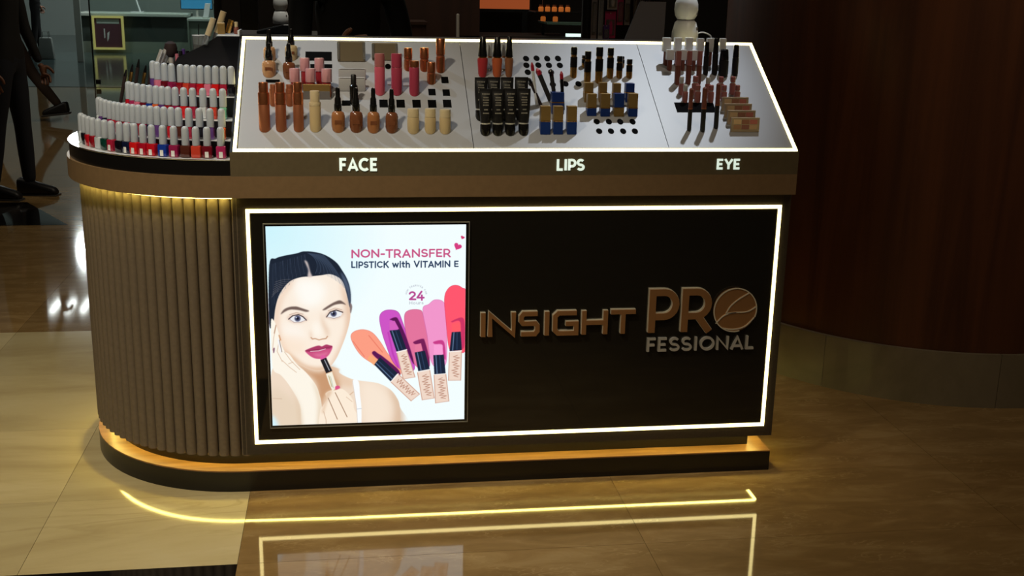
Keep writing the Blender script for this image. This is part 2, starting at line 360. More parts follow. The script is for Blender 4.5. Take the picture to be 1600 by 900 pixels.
# ---------------------------------------------------------------- the printed, backlit advert (a flat picture on the light box)
def paint_advert(Wp=640, Hp=684):
    SRC = [(415,353),(728,350),(725,653),(426,665)]
    DST = [(0,0),(1,0),(1,1),(0,1)]
    A, B_ = [], []
    for (x, y), (u, w) in zip(SRC, DST):
        A += [[x,y,1,0,0,0,-u*x,-u*y],[0,0,0,x,y,1,-w*x,-w*y]]; B_ += [u,w]
    h = np.append(np.linalg.solve(np.array(A,float), np.array(B_,float)), 1).reshape(3,3)
    def warp(pts):
        p = np.c_[np.asarray(pts,float), np.ones(len(pts))] @ h.T
        return np.c_[p[:,0]/p[:,2]*Wp, p[:,1]/p[:,2]*Hp]
    img = np.zeros((Hp, Wp, 3), np.float32)
    yy, xx = np.mgrid[0:Hp, 0:Wp]
    img[:] = (243,254,255)
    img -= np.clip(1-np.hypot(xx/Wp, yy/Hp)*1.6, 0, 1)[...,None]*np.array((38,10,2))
    def blur(m, s):
        if s <= 0: return m
        r = int(3*s)+1
        k = np.exp(-.5*(np.arange(-r, r+1)/s)**2); k /= k.sum()
        p = np.pad(m, ((r,r),(0,0)), mode='edge')
        m = sum(k[i]*p[i:i+m.shape[0]] for i in range(2*r+1))
        p = np.pad(m, ((0,0),(r,r)), mode='edge')
        return sum(k[i]*p[:,i:i+m.shape[1]] for i in range(2*r+1))
    def smooth(p, n=6):
        p = np.asarray(p, float); N = len(p); out = []
        for i in range(N):
            a, b, c, d = p[i-1], p[i], p[(i+1)%N], p[(i+2)%N]
            for t in np.arange(n)/n:
                out.append(.5*((2*b)+(c-a)*t+(2*a-5*b+4*c-d)*t*t+(3*b-3*c+d-a)*t**3))
        return np.array(out)
    def mask_poly(q, soft):
        pad = int(3*soft)+3
        x0, y0 = np.maximum(np.floor(q.min(0)).astype(int)-pad, 0)
        x1, y1 = np.minimum(np.ceil(q.max(0)).astype(int)+pad, (Wp, Hp))
        if x1 <= x0 or y1 <= y0: return None
        m = np.zeros((y1-y0, x1-x0), np.float32)
        for oy in (.25,.75):
            for ox in (.25,.75):
                X = np.arange(x0, x1)[None]+ox; Y = np.arange(y0, y1)[:,None]+oy
                ins = np.zeros(m.shape, bool)
                for (ax, ay), (bx, by) in zip(q, np.roll(q, -1, 0)):
                    if ay == by: continue
                    cr = (ay > Y) != (by > Y)
                    ins ^= cr & (X < (bx-ax)*(Y-ay)/(by-ay)+ax)
                m += ins*.25
        return m, x0, y0, x1, y1
    def put(mk, col, alpha):
        m, x0, y0, x1, y1 = mk
        m = (m*alpha)[...,None]
        img[y0:y1, x0:x1] = img[y0:y1, x0:x1]*(1-m)+np.array(col, np.float32)*m
    def poly(p, col, soft=.7, alpha=1., curved=True, clip=None):
        q = warp(smooth(p) if curved else p)
        mk = mask_poly(q, soft)
        if mk is None: return
        m = blur(mk[0], soft)
        if clip is not None:
            c2 = mask_poly(warp(smooth(clip)), soft)
            full = np.zeros((Hp, Wp), np.float32); full[c2[2]:c2[4], c2[1]:c2[3]] = blur(c2[0], .7)
            m = m*full[mk[2]:mk[4], mk[1]:mk[3]]
        put((m,)+mk[1:], col, alpha)
    def line(p, wd, col, soft=.5, alpha=1.):
        q = warp(p); pad = wd+3*soft+2; wd *= Wp/313
        x0, y0 = np.maximum(np.floor(q.min(0)-pad).astype(int), 0); x1, y1 = np.minimum(np.ceil(q.max(0)+pad).astype(int), (Wp, Hp))
        if x1 <= x0 or y1 <= y0: return
        X = np.arange(x0, x1)[None]+.5; Y = np.arange(y0, y1)[:,None]+.5
        d = np.full((y1-y0, x1-x0), 1e9)
        for (ax, ay), (bx, by) in zip(q[:-1], q[1:]):
            vx, vy = bx-ax, by-ay; L = vx*vx+vy*vy+1e-9
            t = np.clip(((X-ax)*vx+(Y-ay)*vy)/L, 0, 1)
            d = np.minimum(d, np.hypot(X-ax-t*vx, Y-ay-t*vy))
        put((np.clip((wd/2-d)/(soft*2)+.5, 0, 1).astype(np.float32), x0, y0, x1, y1), col, alpha)
    def text(s, x0, y0, x1, y1, hgt, wd, col, gap=.1, alpha=1.):
        ls, w = text_lines(s, gap); sx = math.hypot(x1-x0, y1-y0)/w
        ux, uy = (x1-x0)/w, (y1-y0)/w
        for l in ls: line([(x0+a*ux, y0+a*uy-b*hgt) for a, b in l], wd, col, alpha=alpha)
    def curve2(p, n=10): return [tuple((1-t)**2*p[0][i]+2*t*(1-t)*p[1][i]+t*t*p[2][i] for i in (0, 1)) for t in np.arange(n+1)/n]
    a = lambda P: [(410+x/5.625, 380+y/5.625) for x, y in P]
    b = lambda P: [(410+x/5.626, 520+y/5.626) for x, y in P]
    c = lambda P: [(530+x/4.286, 430+y/4.286) for x, y in P]
    d = lambda P: [(530+x/6.924, 350+y/6.924) for x, y in P]
    SK, SK2, SH = (252,238,222), (243,219,196), (206,158,120)
    # shoulders and neck
    poly(b([(95,300),(300,240),(640,300),(680,350),(790,402),(900,420),(1020,438),(1120,488),(1180,560),(1208,640),(1216,760),(1216,860),(90,870),(80,600)]), (240,219,198))
    body = b([(95,300),(640,300),(680,350),(790,402),(900,420),(1020,438),(1120,488),(1180,560),(1208,640),(1216,860),(90,870)])
    poly(b([(1100,480),(1200,560),(1240,700),(1240,860),(1150,860),(1160,640)]), (216,184,156), 9, .8, clip=body)
    poly(b([(870,430),(1050,470),(1120,600),(1100,760),(900,780)]), (250,234,216), 14, .8, clip=body)
    poly(b([(290,260),(420,330),(530,340),(610,290),(660,350),(690,440),(640,520),(560,560),(530,640),(500,640),(470,430),(350,330)]), (198,146,106), 8, .9)
    poly(b([(600,300),(640,240),(690,350),(800,410),(790,470),(680,440)]), (232,200,172), 8, .8, clip=body)
    poly(b([(90,480),(180,520),(280,590),(330,700),(340,860),(80,860)]), (232,212,188), 10)
    poly(b([(85,730),(130,780),(150,870),(80,870)]), (214,244,252), 6)
    line(b([(95,575),(170,578)]), 1.2, (205,175,150), 1.2, .7)
    line(b([(770,540),(800,515)]), 1.6, (210,170,140), 1.2, .7)
    # face
    face = a([(84,700),(104,590),(140,470),(230,330),(330,290),(420,280),(520,272),(600,266),(680,298),(722,350),(748,440),(770,530),(776,620),(766,700),(738,800)]) + b([(700,115),(655,215),(600,290),(540,326),(470,327),(400,310),(320,270),(250,220),(190,150),(150,60)])
    poly(face, SK)
    poly(a([(690,330),(760,470),(800,640),(760,820),(640,1080),(600,1080),(690,880),(735,700),(720,520)]), (226,188,160), 8, .85, clip=face)
    poly(a([(100,560),(160,440),(230,340),(300,300),(260,380),(190,470),(150,640),(170,800),(240,1000),(180,960),(110,800)]), (238,206,182), 8, .8, clip=face)
    poly(b([(180,140),(260,240),(400,320),(520,335),(620,270),(560,290),(470,300),(360,270),(260,190)]), (222,180,146), 6, .9, clip=face)
    poly(a([(300,330),(480,320),(560,400),(520,520),(420,560),(320,500)]), (255,254,248), 14, .9, clip=face)
    poly(a([(180,720),(300,720),(380,790),(360,900),(240,880)]), (254,246,236), 12, .9, clip=face)
    poly(b([(180,150),(330,180),(390,90),(350,40),(170,30)]), (250,222,196), 12, .5, clip=face)
    # hair
    hair = a([(62,190),(120,130),(200,105),(300,86),(365,68),(450,72),(530,90),(600,125),(660,172),(702,232),(742,300),(770,380),(780,480),(772,560),(758,500),(738,420),(716,350),(678,300),(600,268),(520,277),(430,287),(330,297),(235,338),(155,440),(116,560),(96,700),(60,705)])
    poly(hair, (24,34,50))
    for k in range(30):     # strands combed back from the parting and the hairline
        t = k/29
        ex, ey = 405-318*t, 262+300*t**1.7
        jt = 9*math.sin(k*7.3)
        line(a(curve2([(375-306*t+jt, 96+88*t), (385-322*t, 170+150*t+jt), (ex, ey)])), .6, (74,86,108), .8, .3 if k % 3 else .65)
    for k in range(24):
        t = k/23
        line(a(curve2([(400+140*t, 82+16*t), (520+150*t, 140+90*t), (470+276*t, 262+150*t*t)])), .6, (92,110,138), .8, .28 if k % 3 else .65)
    poly(a([(690,250),(740,310),(772,400),(778,500),(764,540),(748,430),(720,350)]), (92,108,134), 3, .75)
    for k in range(7): line(a(curve2([(84+5*k, 470-22*k),(120+10*k, 420-18*k),(150+16*k, 415-17*k)])), .7, (190,172,164), .8, .4)
    poly(a([(372,150),(400,165),(425,250),(440,290),(400,290),(405,230)]), (222,204,198), 2.0, .9)
    poly(a([(770,525),(788,535),(790,570),(776,612)]), (128,112,112), 1.2)
    # brows
    poly(a([(162,622),(190,580),(240,557),(300,553),(350,568),(412,590),(385,599),(320,584),(250,580),(205,596)]), (104,84,78), 1.4, .95)
    poly(a([(530,582),(580,545),(640,511),(690,499),(738,537),(700,528),(640,537),(590,562),(555,582)]), (104,84,78), 1.4, .95)
    # eyes
    for E_, ir, lid in (([(236,662),(270,637),(320,628),(355,645),(386,670),(340,690),(280,692)], (311,658), [(232,664),(268,634),(320,624),(358,642),(388,672)]),
                        ([(568,642),(600,603),(650,588),(702,606),(684,640),(632,657)], (628,614), [(566,644),(598,600),(650,583),(708,602)])):
        poly(a([(x+(x-ir[0])*.25, y+(y-ir[1])*.35-8) for x, y in E_]), (214,180,160), 4, .6)
        poly(a(E_), (240,240,242))
        poly(a([(ir[0]+27*math.cos(t), ir[1]+27*math.sin(t)) for t in np.linspace(0, 6.283, 13)[:-1]]), (78,82,112), 1.2, clip=a(E_))
        poly(a([(ir[0]+12*math.cos(t), ir[1]+12*math.sin(t)) for t in np.linspace(0, 6.283, 11)[:-1]]), (18,20,34), 1., clip=a(E_))
        poly(a([(ir[0]-12+6*math.cos(t), ir[1]-9+6*math.sin(t)) for t in np.linspace(0, 6.283, 9)[:-1]]), (235,240,250), .8)
        line(a(lid), 1.8, (58,46,50), .8, .9)
        line(a([E_[0], E_[-1], E_[-2], E_[-3] if len(E_) > 6 else E_[-2]]), .9, (150,118,112), .8, .7)
    line(a([(240,625),(300,606),(360,620)]), 1., (190,158,140), 1., .8)
    line(a([(580,590),(640,566),(700,580)]), 1., (190,158,140), 1., .8)
    # nose
    poly(a([(520,600),(545,680),(590,770),(575,830),(555,780),(520,700)]), (228,196,170), 6, .7, clip=face)
    poly(a([(430,840),(440,800),(420,760),(425,850)]), (220,180,150), 5, .6)
    line(a([(430,826),(442,838),(465,834),(500,846),(530,838),(560,834),(574,815)]), 1.8, (190,140,108), 1.4, .85)
    poly(a([(450,700),(490,690),(520,780),(490,820),(450,790)]), (255,250,240), 8, .8)
    # lips
    poly(b([(378,155),(410,192),(460,220),(520,224),(572,204),(604,160),(616,116),(560,132),(500,140),(430,150)]), (206,84,132), 1.)
    poly(b([(376,154),(440,124),(495,108),(525,115),(560,99),(590,104),(618,114),(596,136),(550,140),(495,158),(420,166)]), (170,56,100), 1.)
    line(b([(425,160),(495,155),(555,137)]), 1.5, (236,205,214), .8, .9)
    line(b([(382,155),(430,150),(520,140),(612,116)]), .9, (110,26,56), .7, .6)
    poly(b([(450,185),(520,180),(580,165),(560,190),(500,205)]), (230,128,166), 4, .8)
    # hand on the cheek
    hand = b([(76,-105),(104,-106),(125,-60),(148,10),(160,80),(190,155),(240,188),(300,268),(390,350),(468,450),(500,530),(522,640),(522,860),(360,860),(332,640),(250,480),(165,372),(100,330),(82,200)])
    poly(hand, (253,246,232))
    poly(b([(240,470),(330,640),(360,860),(330,860),(290,600)]), (222,198,170), 6, .7)
    poly(b([(440,420),(500,520),(528,680),(520,860),(480,860),(488,600)]), (228,206,178), 6, .8, clip=hand)
    for P in ([(120,-60),(100,40),(90,150)], [(150,60),(130,160),(175,250)], [(195,165),(250,240),(330,320)], [(175,240),(240,300),(300,345)], [(230,270),(270,255)]):
        line(b(P), 1., (206,170,142), 1., .75)
    line(b([(120,-70),(105,0)]), 1.4, (170,120,90), 1.4, .7)
    poly(b([(134,62),(148,60),(170,165),(158,168)]), (246,246,248), .8); line(b([(150,62),(172,165)]), 1., (110,90,84), .7, .8)
    poly(b([(97,135),(108,132),(104,170),(96,172)]), (110,60,90), 1.)
    line(b([(148,20),(160,60)]), 2., (190,120,70), 1.5, .7)
    # hand with the lipstick
    poly(b([(556,530),(598,503),(640,500),(700,488),(758,530),(798,590),(808,660),(842,735),(850,860),(526,860),(508,690),(532,640),(565,575)]), (252,236,216))
    poly(b([(556,530),(598,503),(612,520),(570,600),(540,700),(524,690),(540,630)]), (224,190,160), 4, .8)
    line(b([(580,570),(615,650),(660,755)]), 1.3, (150,112,88), .9, .85)
    line(b([(642,522),(700,640),(746,735)]), 1.3, (150,112,88), .9, .85)
    line(b([(540,690),(560,760),(562,800)]), 1., (200,166,140), 1., .8)
    line(b([(740,560),(790,600)]), 1., (210,176,150), 1., .7)
    poly(b([(512,205),(528,190),(548,196),(566,222),(518,240)]), (224,92,160))
    poly(b([(512,236),(562,214),(616,330),(562,352)]), (26,26,34), curved=False)
    line(b([(548,235),(590,325)]), 1.4, (190,196,206), .8, .9)
    poly(b([(560,358),(614,338),(640,420),(660,480),(616,506),(590,450)]), (246,240,222), curved=False)
    line(b([(585,375),(612,470)]), 1.4, (170,150,96), .9, .7); line(b([(600,380),(625,480)]), 1., (120,150,140), .8, .5)
    poly(b([(640,478),(650,462),(676,462),(684,478),(668,490),(646,496)]), (220,84,136), 1.)
    # strap
    poly(b([(794,418),(846,420),(860,540),(872,660),(868,860),(838,860),(830,660),(812,540)]), (250,253,255))
    line(b([(794,418),(812,540),(830,660),(838,800)]), .9, (214,196,182), .8, .8); line(b([(830,665),(872,660)]), 1.2, (200,206,214), .8, .8)
    # swatches
    def blob(P, col, dark):
        poly(c(P), col, .8); q = smooth(c(P)); line(list(q)+[q[0]], .8, dark, .6, .7)
    blob([(80,412),(100,375),(160,360),(222,380),(275,440),(330,525),(400,595),(410,660),(330,640),(250,600),(162,545),(112,485)], (252,158,132), (226,110,96))
    line(c([(200,400),(290,510)]), 1.6, (232,120,100), .8, .8); line(c([(95,440),(170,540)]), 1.4, (232,120,100), .8, .8)
    blob([(272,292),(285,247),(330,228),(392,240),(422,300),(455,400),(485,500),(505,620),(450,640),(390,610),(350,555),(318,470),(290,385)], (206,84,198), (150,40,140))
    line(c([(330,380),(360,520),(395,610)]), 3., (186,56,176), 1.2, .7)
    blob([(438,270),(470,230),(540,228),(562,262),(590,400),(604,560),(565,625),(505,590),(470,480),(450,400)], (228,116,158), (180,70,120))
    blob([(560,225),(600,190),(640,160),(692,170),(712,222),(720,400),(715,580),(660,620),(612,560),(590,400)], (242,150,204), (206,100,170))
    blob([(705,150),(730,85),(775,62),(822,80),(850,130),(852,480),(772,500),(735,480),(715,300)], (255,86,110), (220,40,80))
    SHD = (92,18,84)
    poly(c([(222,520),(236,503),(262,520),(300,545),(395,625),(402,665),(330,610),(262,560)]), SHD, 1.)
    poly(c([(340,292),(380,277),(402,302),(450,410),(492,540),(498,590),(455,500),(400,370),(365,305)]), SHD, 1.)
    poly(c([(500,440),(558,420),(575,440),(605,560),(600,610),(560,560),(545,470),(505,455)]), (112,22,84), 1., .95)
    poly(c([(632,440),(690,430),(708,470),(712,560),(690,520),(690,460),(640,455)]), (196,50,130), 1., .9)
    poly(c([(755,300),(822,278),(840,330),(836,470),(812,470),(810,310),(756,310)]), (196,44,98), 1., .85)
    BUL = [([(190,560),(208,530),(262,565),(238,602)], (250,172,122)), ([(338,305),(372,300),(402,355),(340,365)], (214,96,190)),
           ([(508,460),(548,450),(560,500),(510,508)], (232,124,160)), ([(634,460),(690,462),(696,524),(634,526)], (250,160,214)), ([(752,320),(806,308),(812,370),(755,372)], (255,92,104))]
    TUB = [[(236,594),(274,545),(392,650),(345,706)], [(338,366),(404,360),(452,490),(385,507)], [(506,512),(574,500),(606,622),(530,637)], [(630,530),(700,526),(712,650),(637,657)], [(753,376),(812,372),(820,495),(738,502)]]
    GLD = [[(345,708),(395,656),(538,790),(482,836)], [(386,510),(452,494),(508,676),(430,690)], [(524,642),(606,626),(636,816),(556,829)], [(635,658),(713,652),(734,836),(645,849)], [(737,506),(818,500),(812,696),(731,697)]]
    for k in (1, 0, 2, 3, 4):
        poly(c(BUL[k][0]), BUL[k][1], .7, curved=False)
        g = GLD[k]; poly(c(g), (240,216,200), .7, curved=False)
        line(c([g[0], g[3]]), 1.4, (206,158,138), .7, .9); line(c([g[1], g[2]]), 1.4, (206,158,138), .7, .9); line(c([g[2], g[3]]), 1.2, (214,176,160), .7, .9)
        line(c([g[0], g[1]]), 2., (252,246,240), .7)
        lerp = lambda u, w: tuple((g[0][i]*(1-u)+g[1][i]*u)*(1-w)+(g[3][i]*(1-u)+g[2][i]*u)*w for i in (0, 1))
        line(c([lerp(.55+.22*(-1)**j*(.6+.4*(j % 3)), .14+.75*j/16) for j in range(17)]), 1.1, (176,124,104), .6, .8)
        t = TUB[k]; poly(c(t), (20,34,58), .7, curved=False)
        m = lambda u, w: tuple((t[0][i]*(1-u)+t[1][i]*u)*(1-w)+(t[3][i]*(1-u)+t[2][i]*u)*w for i in (0, 1))
        line(c([m(.25,.03), m(.25,.97)]), 1.6, (112,140,176), .9, .8)
        line(c([m(.6,.05), m(.6,.95)]), 1.6, (44,66,100), .9, .8)
    # lettering
    D = lambda x, y: d([(x, y)])[0]
    text('NON-TRANSFER', *D(135,358), *D(1204,348), 12.2, 2.5, (200,84,132), .12)
    text('LIPSTICK with VITAMIN E', *D(135,468), *D(1288,457), 9.4, 2.0, (42,62,92), .12)
    text('24', *D(756,814), *D(920,814), 13.0, 2.9, (184,72,146), .06)
    text('Hours', *D(758,862), *D(914,860), 4.4, .8, (170,176,190), .14, .8)
    ring = 'NON TRANSFER FOR'
    for i, ch in enumerate(ring):
        if ch == ' ': continue
        an = math.radians(168-156*i/(len(ring)-1)); R0 = 110
        cx_, cy_ = 835+R0*math.cos(an), 768-R0*math.sin(an)
        ux, uy = math.sin(an), math.cos(an)
        for l in GLYPH[ch][1]:
            line(d([(cx_+((p-.4)*ux+(q_-.5)*math.cos(an))*16, cy_+((p-.4)*uy-(q_-.5)*math.sin(an))*18) for p, q_ in l]), .5, (160,164,182), .5, .75)
    def heart(x, y, s, col, rt):
        P = []
        for t in np.linspace(0, 2*math.pi, 25)[:-1]:
            hx, hy = 16*math.sin(t)**3/16, -(13*math.cos(t)-5*math.cos(2*t)-2*math.cos(3*t)-math.cos(4*t))/16
            P.append((x+s*(hx*math.cos(rt)-hy*math.sin(rt)), y+s*(hx*math.sin(rt)+hy*math.cos(rt))))
        poly(d(P), col, .6)
    heart(1280, 238, 42, (214,62,128), .45); heart(1333, 141, 21, (206,52,104), .45)
    return np.clip(img/255, 0, 1)

ITEMS = {
    'dropper_front': [(0.259, 0.053, 0.114, 0.038), (0.309, 0.053, 0.114, 0.038), (0.357, 0.05, 0.116, 0.036), (0.408, 0.05, 0.113, 0.036)],
    'dropper_back': [(0.061, 0.268, 0.088, 0.041), (0.119, 0.259, 0.093, 0.037), (0.06, 0.327, 0.087, 0.036), (0.123, 0.337, 0.083, 0.038)],
    'copper_tube': [(0.057, 0.052, 0.127, 0.031), (0.102, 0.052, 0.127, 0.03), (0.15, 0.052, 0.128, 0.029)],
    'dark_copper': [(0.079, 0.147, 0.054, 0.025), (0.124, 0.147, 0.054, 0.025)],
    'cream_tube': [(0.196, 0.053, 0.104, 0.032)],
    'powder_box': [(0.2, 0.17, 0.039, 0.079)],
    'blush_front': [(0.137, 0.189, 0.07, 0.029), (0.182, 0.189, 0.07, 0.029), (0.228, 0.19, 0.069, 0.03)],
    'blush_rear': [(0.165, 0.235, 0.068, 0.028), (0.207, 0.235, 0.068, 0.028)],
    'clear_box': [(0.3, 0.323, 0.058, 0.082), (0.4, 0.33, 0.05, 0.077)],
    'grey_compact': [(0.3, 0.201, 0.038, 0.078), (0.301, 0.246, 0.032, 0.08)],
    'mauve': [(0.38, 0.194, 0.111, 0.03), (0.429, 0.195, 0.111, 0.032), (0.48, 0.192, 0.093, 0.03)],
    'copper_lip': [(0.468, 0.293, 0.061, 0.025), (0.516, 0.292, 0.063, 0.027), (0.564, 0.287, 0.093, 0.027), (0.533, 0.238, 0.058, 0.026)],
    'concealer': [(0.468, 0.047, 0.06, 0.034), (0.516, 0.046, 0.061, 0.032), (0.558, 0.046, 0.059, 0.033)],
    'squeeze_front': [(0.672, 0.038, 0.123, 0.036), (0.707, 0.038, 0.123, 0.036), (0.743, 0.038, 0.124, 0.036), (0.782, 0.039, 0.124, 0.036)],
    'squeeze_rear': [(0.665, 0.095, 0.115, 0.037), (0.702, 0.095, 0.116, 0.037), (0.74, 0.095, 0.116, 0.037), (0.782, 0.096, 0.116, 0.039)],
    'gloss_tube': [(0.689, 0.269, 0.114, 0.033), (0.733, 0.269, 0.114, 0.033), (0.769, 0.268, 0.116, 0.027)],
    'clear_gloss': [(0.714, 0.291, 0.082, 0.019), (0.756, 0.291, 0.083, 0.017)],
    'box_front': [(0.844, 0.043, 0.073, 0.029), (0.881, 0.043, 0.073, 0.028), (0.921, 0.043, 0.073, 0.028)],
    'box_blue_back': [(0.893, 0.126, 0.053, 0.037)],
    'box_mid': [(0.993, 0.115, 0.057, 0.028), (1.033, 0.113, 0.059, 0.028), (1.074, 0.114, 0.059, 0.03), (1.116, 0.113, 0.06, 0.028)],
    'box_rear': [(0.994, 0.169, 0.051, 0.027), (1.037, 0.168, 0.052, 0.024), (1.079, 0.168, 0.05, 0.024), (1.119, 0.17, 0.049, 0.027)],
    'lipstick': [(0.967, 0.268, 0.086, 0.021), (1.006, 0.246, 0.089, 0.021), (1.041, 0.245, 0.102, 0.023), (1.08, 0.266, 0.086, 0.021), (1.109, 0.266, 0.062, 0.019), (1.14, 0.266, 0.053, 0.019)],
    'lipstick2': [(1.008, 0.31, 0.033, 0.016), (1.126, 0.312, 0.03, 0.018)],
    'white_rear': [(1.269, 0.323, 0.081, 0.025), (1.304, 0.322, 0.082, 0.023), (1.34, 0.323, 0.082, 0.023), (1.376, 0.323, 0.08, 0.022), (1.409, 0.323, 0.081, 0.022), (1.449, 0.323, 0.081, 0.019)],
    'white_front': [(1.275, 0.3, 0.06, 0.024), (1.317, 0.299, 0.061, 0.019), (1.352, 0.299, 0.06, 0.018)],
    'brow': [(1.285, 0.24, 0.097, 0.018), (1.32, 0.242, 0.096, 0.017), (1.353, 0.242, 0.096, 0.016)],
    'black_mascara': [(1.386, 0.282, 0.097, 0.016), (1.415, 0.283, 0.108, 0.018), (1.442, 0.279, 0.078, 0.03), (1.48, 0.281, 0.09, 0.02)],
    'mini_rear': [(1.286, 0.196, 0.051, 0.017), (1.33, 0.198, 0.052, 0.021), (1.369, 0.197, 0.049, 0.017), (1.41, 0.198, 0.051, 0.019), (1.448, 0.199, 0.051, 0.019)],
    'mini_front': [(1.29, 0.165, 0.049, 0.017), (1.329, 0.166, 0.048, 0.019), (1.37, 0.166, 0.048, 0.019), (1.411, 0.166, 0.048, 0.019), (1.453, 0.167, 0.048, 0.019)],
    'pen': [(1.273, 0.048, 0.122, 0.013), (1.313, 0.046, 0.127, 0.015), (1.357, 0.058, 0.13, 0.014)],
    'palette': [(1.441, 0.045, 0.04, 0.086), (1.438, 0.075, 0.039, 0.085), (1.436, 0.102, 0.039, 0.083), (1.435, 0.13, 0.038, 0.082)],
}
SLOTS = {
    'square': [(0.574, 0.247, 0.021, 0.031), (0.532, 0.197, 0.021, 0.031), (0.574, 0.195, 0.021, 0.031), (0.389, 0.15, 0.024, 0.036), (0.438, 0.15, 0.024, 0.036), (0.484, 0.15, 0.024, 0.036), (0.529, 0.15, 0.024, 0.036), (0.573, 0.151, 0.024, 0.036)],
    'wide': [(0.203, 0.343, 0.078, 0.045), (0.211, 0.301, 0.064, 0.019), (0.072, 0.237, 0.04, 0.015), (0.282, 0.151, 0.025, 0.024), (1.316, 0.14, 0.121, 0.047)],
    'round': [(0.832, 0.342, 0.019, 0.028), (0.865, 0.344, 0.019, 0.028), (0.898, 0.343, 0.019, 0.029), (0.932, 0.344, 0.019, 0.029), (0.829, 0.313, 0.019, 0.028), (0.866, 0.314, 0.019, 0.028), (0.899, 0.314, 0.019, 0.028), (0.933, 0.314, 0.019, 0.028), (0.829, 0.283, 0.019, 0.028), (0.863, 0.283, 0.019, 0.028), (0.901, 0.284, 0.019, 0.028), (0.833, 0.234, 0.018, 0.027), (0.898, 0.232, 0.019, 0.027), (0.937, 0.235, 0.019, 0.027), (0.977, 0.235, 0.019, 0.027), (1.004, 0.082, 0.018, 0.025), (1.04, 0.082, 0.018, 0.026), (1.074, 0.082, 0.018, 0.026), (1.111, 0.082, 0.018, 0.026), (1.004, 0.045, 0.018, 0.025), (1.039, 0.045, 0.018, 0.025), (1.075, 0.045, 0.018, 0.025), (1.11, 0.045, 0.018, 0.025), (0.408, 0.302, 0.018, 0.027), (0.532, 0.249, 0.018, 0.027)],
}
LINERS = [(0.836, 0.142, -0.018, 0.126, 0.0094), (0.879, 0.158, -0.043, 0.098, 0.0142), (0.892, 0.143, -0.018, 0.107, 0.0122), (0.911, 0.122, -0.009, 0.115, 0.0103), (0.848, 0.142, -0.038, 0.081, 0.0094)]
ROWS = [
    (0.485, 0.991, [267.1, 262.7, 259.1, 255.6, 251.7, 247.8, 243.7, 240.3, 236.8, 233.5, 230.1, 225.9, 222.1, 218.2, 213.8, 209.7, 205.1, 199.5]),
    (0.43, 1.035, [266.6, 262.4, 258.4, 254.4, 250.4, 247.4, 244.4, 241.4, 238.4, 235.4, 232.4, 229.4, 226.4, 223.4, 220.4, 217.4, 213.5, 208.9, 203.6, 198.1]),
    (0.35, 1.082, [265.4, 261.0, 256.2, 251.2, 246.7, 242.2, 238.2, 234.5, 230.7, 226.2, 221.1, 215.7, 209.8, 203.9]),
    (0.27, 1.139, [268.0, 263.2, 258.4, 253.6, 248.8, 244.0, 239.2, 234.2, 226.4, 219.0, 209.3, 199.2]),
]

# ================================================================ the setting
XS = [-2.2, -1.655, -1.11, -.565, -.02, .525, 1.07, 1.615, 2.16, 2.705, 3.25]
YS = [-1.66, -1.0, -.44, -.015, .547, 1.108, 1.67, 2.25, 2.83, 3.41, 3.99, 4.57, 5.15, 5.73, 6.31, 6.89]
floor = struct(obj('floor', bx(-9, 9, -5, 12.65, -.2, -.004), 'brown_stone'))
bm = bmesh.new(); box(bm, XS[0], XS[-1], YS[0], YS[-1], -.0045, -.0032); obj('grout', bm, 'grout', floor)
tile_mesh = {}
BIG = [-.02, 1.07, 2.16, 3.25]       # the brown slabs are twice as wide as the cream ones
for j in range(len(YS)-1):
    for x0, x1 in list(zip(XS[:5], XS[1:5]))+list(zip(BIG[:-1], BIG[1:])):
        w, d = x1-x0, YS[j+1]-YS[j]
        xc, yc = (x0+x1)/2, (YS[j]+YS[j+1])/2
        if xc < -.02 and -.44 < yc < 1.67: k = 'cream_stone'
        elif xc < -.02 and -1.0 < yc < -.44: k = 'black_stone'
        else: k = 'brown_stone'
        key = (round(w, 3), round(d, 3), k)
        if key not in tile_mesh:
            t = obj('tile', bx(-w/2+.0006, w/2-.0006, -d/2+.0006, d/2-.0006, -.0032, 0), k, floor, (xc, yc, 0)); tile_mesh[key] = t.data
        else: obj('tile', tile_mesh[key], None, floor, (xc, yc, 0))
bm = prism([(-1.95, 3.86), (-1.38, 3.86), (-1.80, 4.6), (-2.3, 4.6)], .0, .0012); obj('inlay', bm, 'black_stone', floor)
shop_floor = struct(obj('floor_shop', bx(-9, 9, 12.65, 26, -.2, 0), 'shop_stone'))
struct(obj('ceiling', bx(-9, 9, -5, 26, 4.5, 4.6), 'ceiling_dark'))
struct(obj('wall_back', bx(-9, -.95, 25.4, 25.6, 0, 4.5), 'shop_wall'))
struct(obj('wall_back_dark', bx(-.95, 9, 9.2, 9.4, 0, 4.5), 'wall_dark'))
struct(obj('wall_left', bx(-9.2, -9, -5, 26, 0, 4.5), 'wall_dark'))
struct(obj('wall_right', bx(9, 9.2, -5, 26, 0, 4.5), 'wall_dark'))
struct(obj('wall_partition', bx(-1.05, -.95, 9.4, 25.4, 0, 4.5), 'wall_dark'))
struct(obj('wall_timber', bx(.68, 1.34, 6.0, 6.15, 0, 4.5), 'dark_wood'))
struct(obj('pillar_black', bx(-.33, -.225, 4.0, 4.1, 0, 4.5, .004), 'satin_black'))
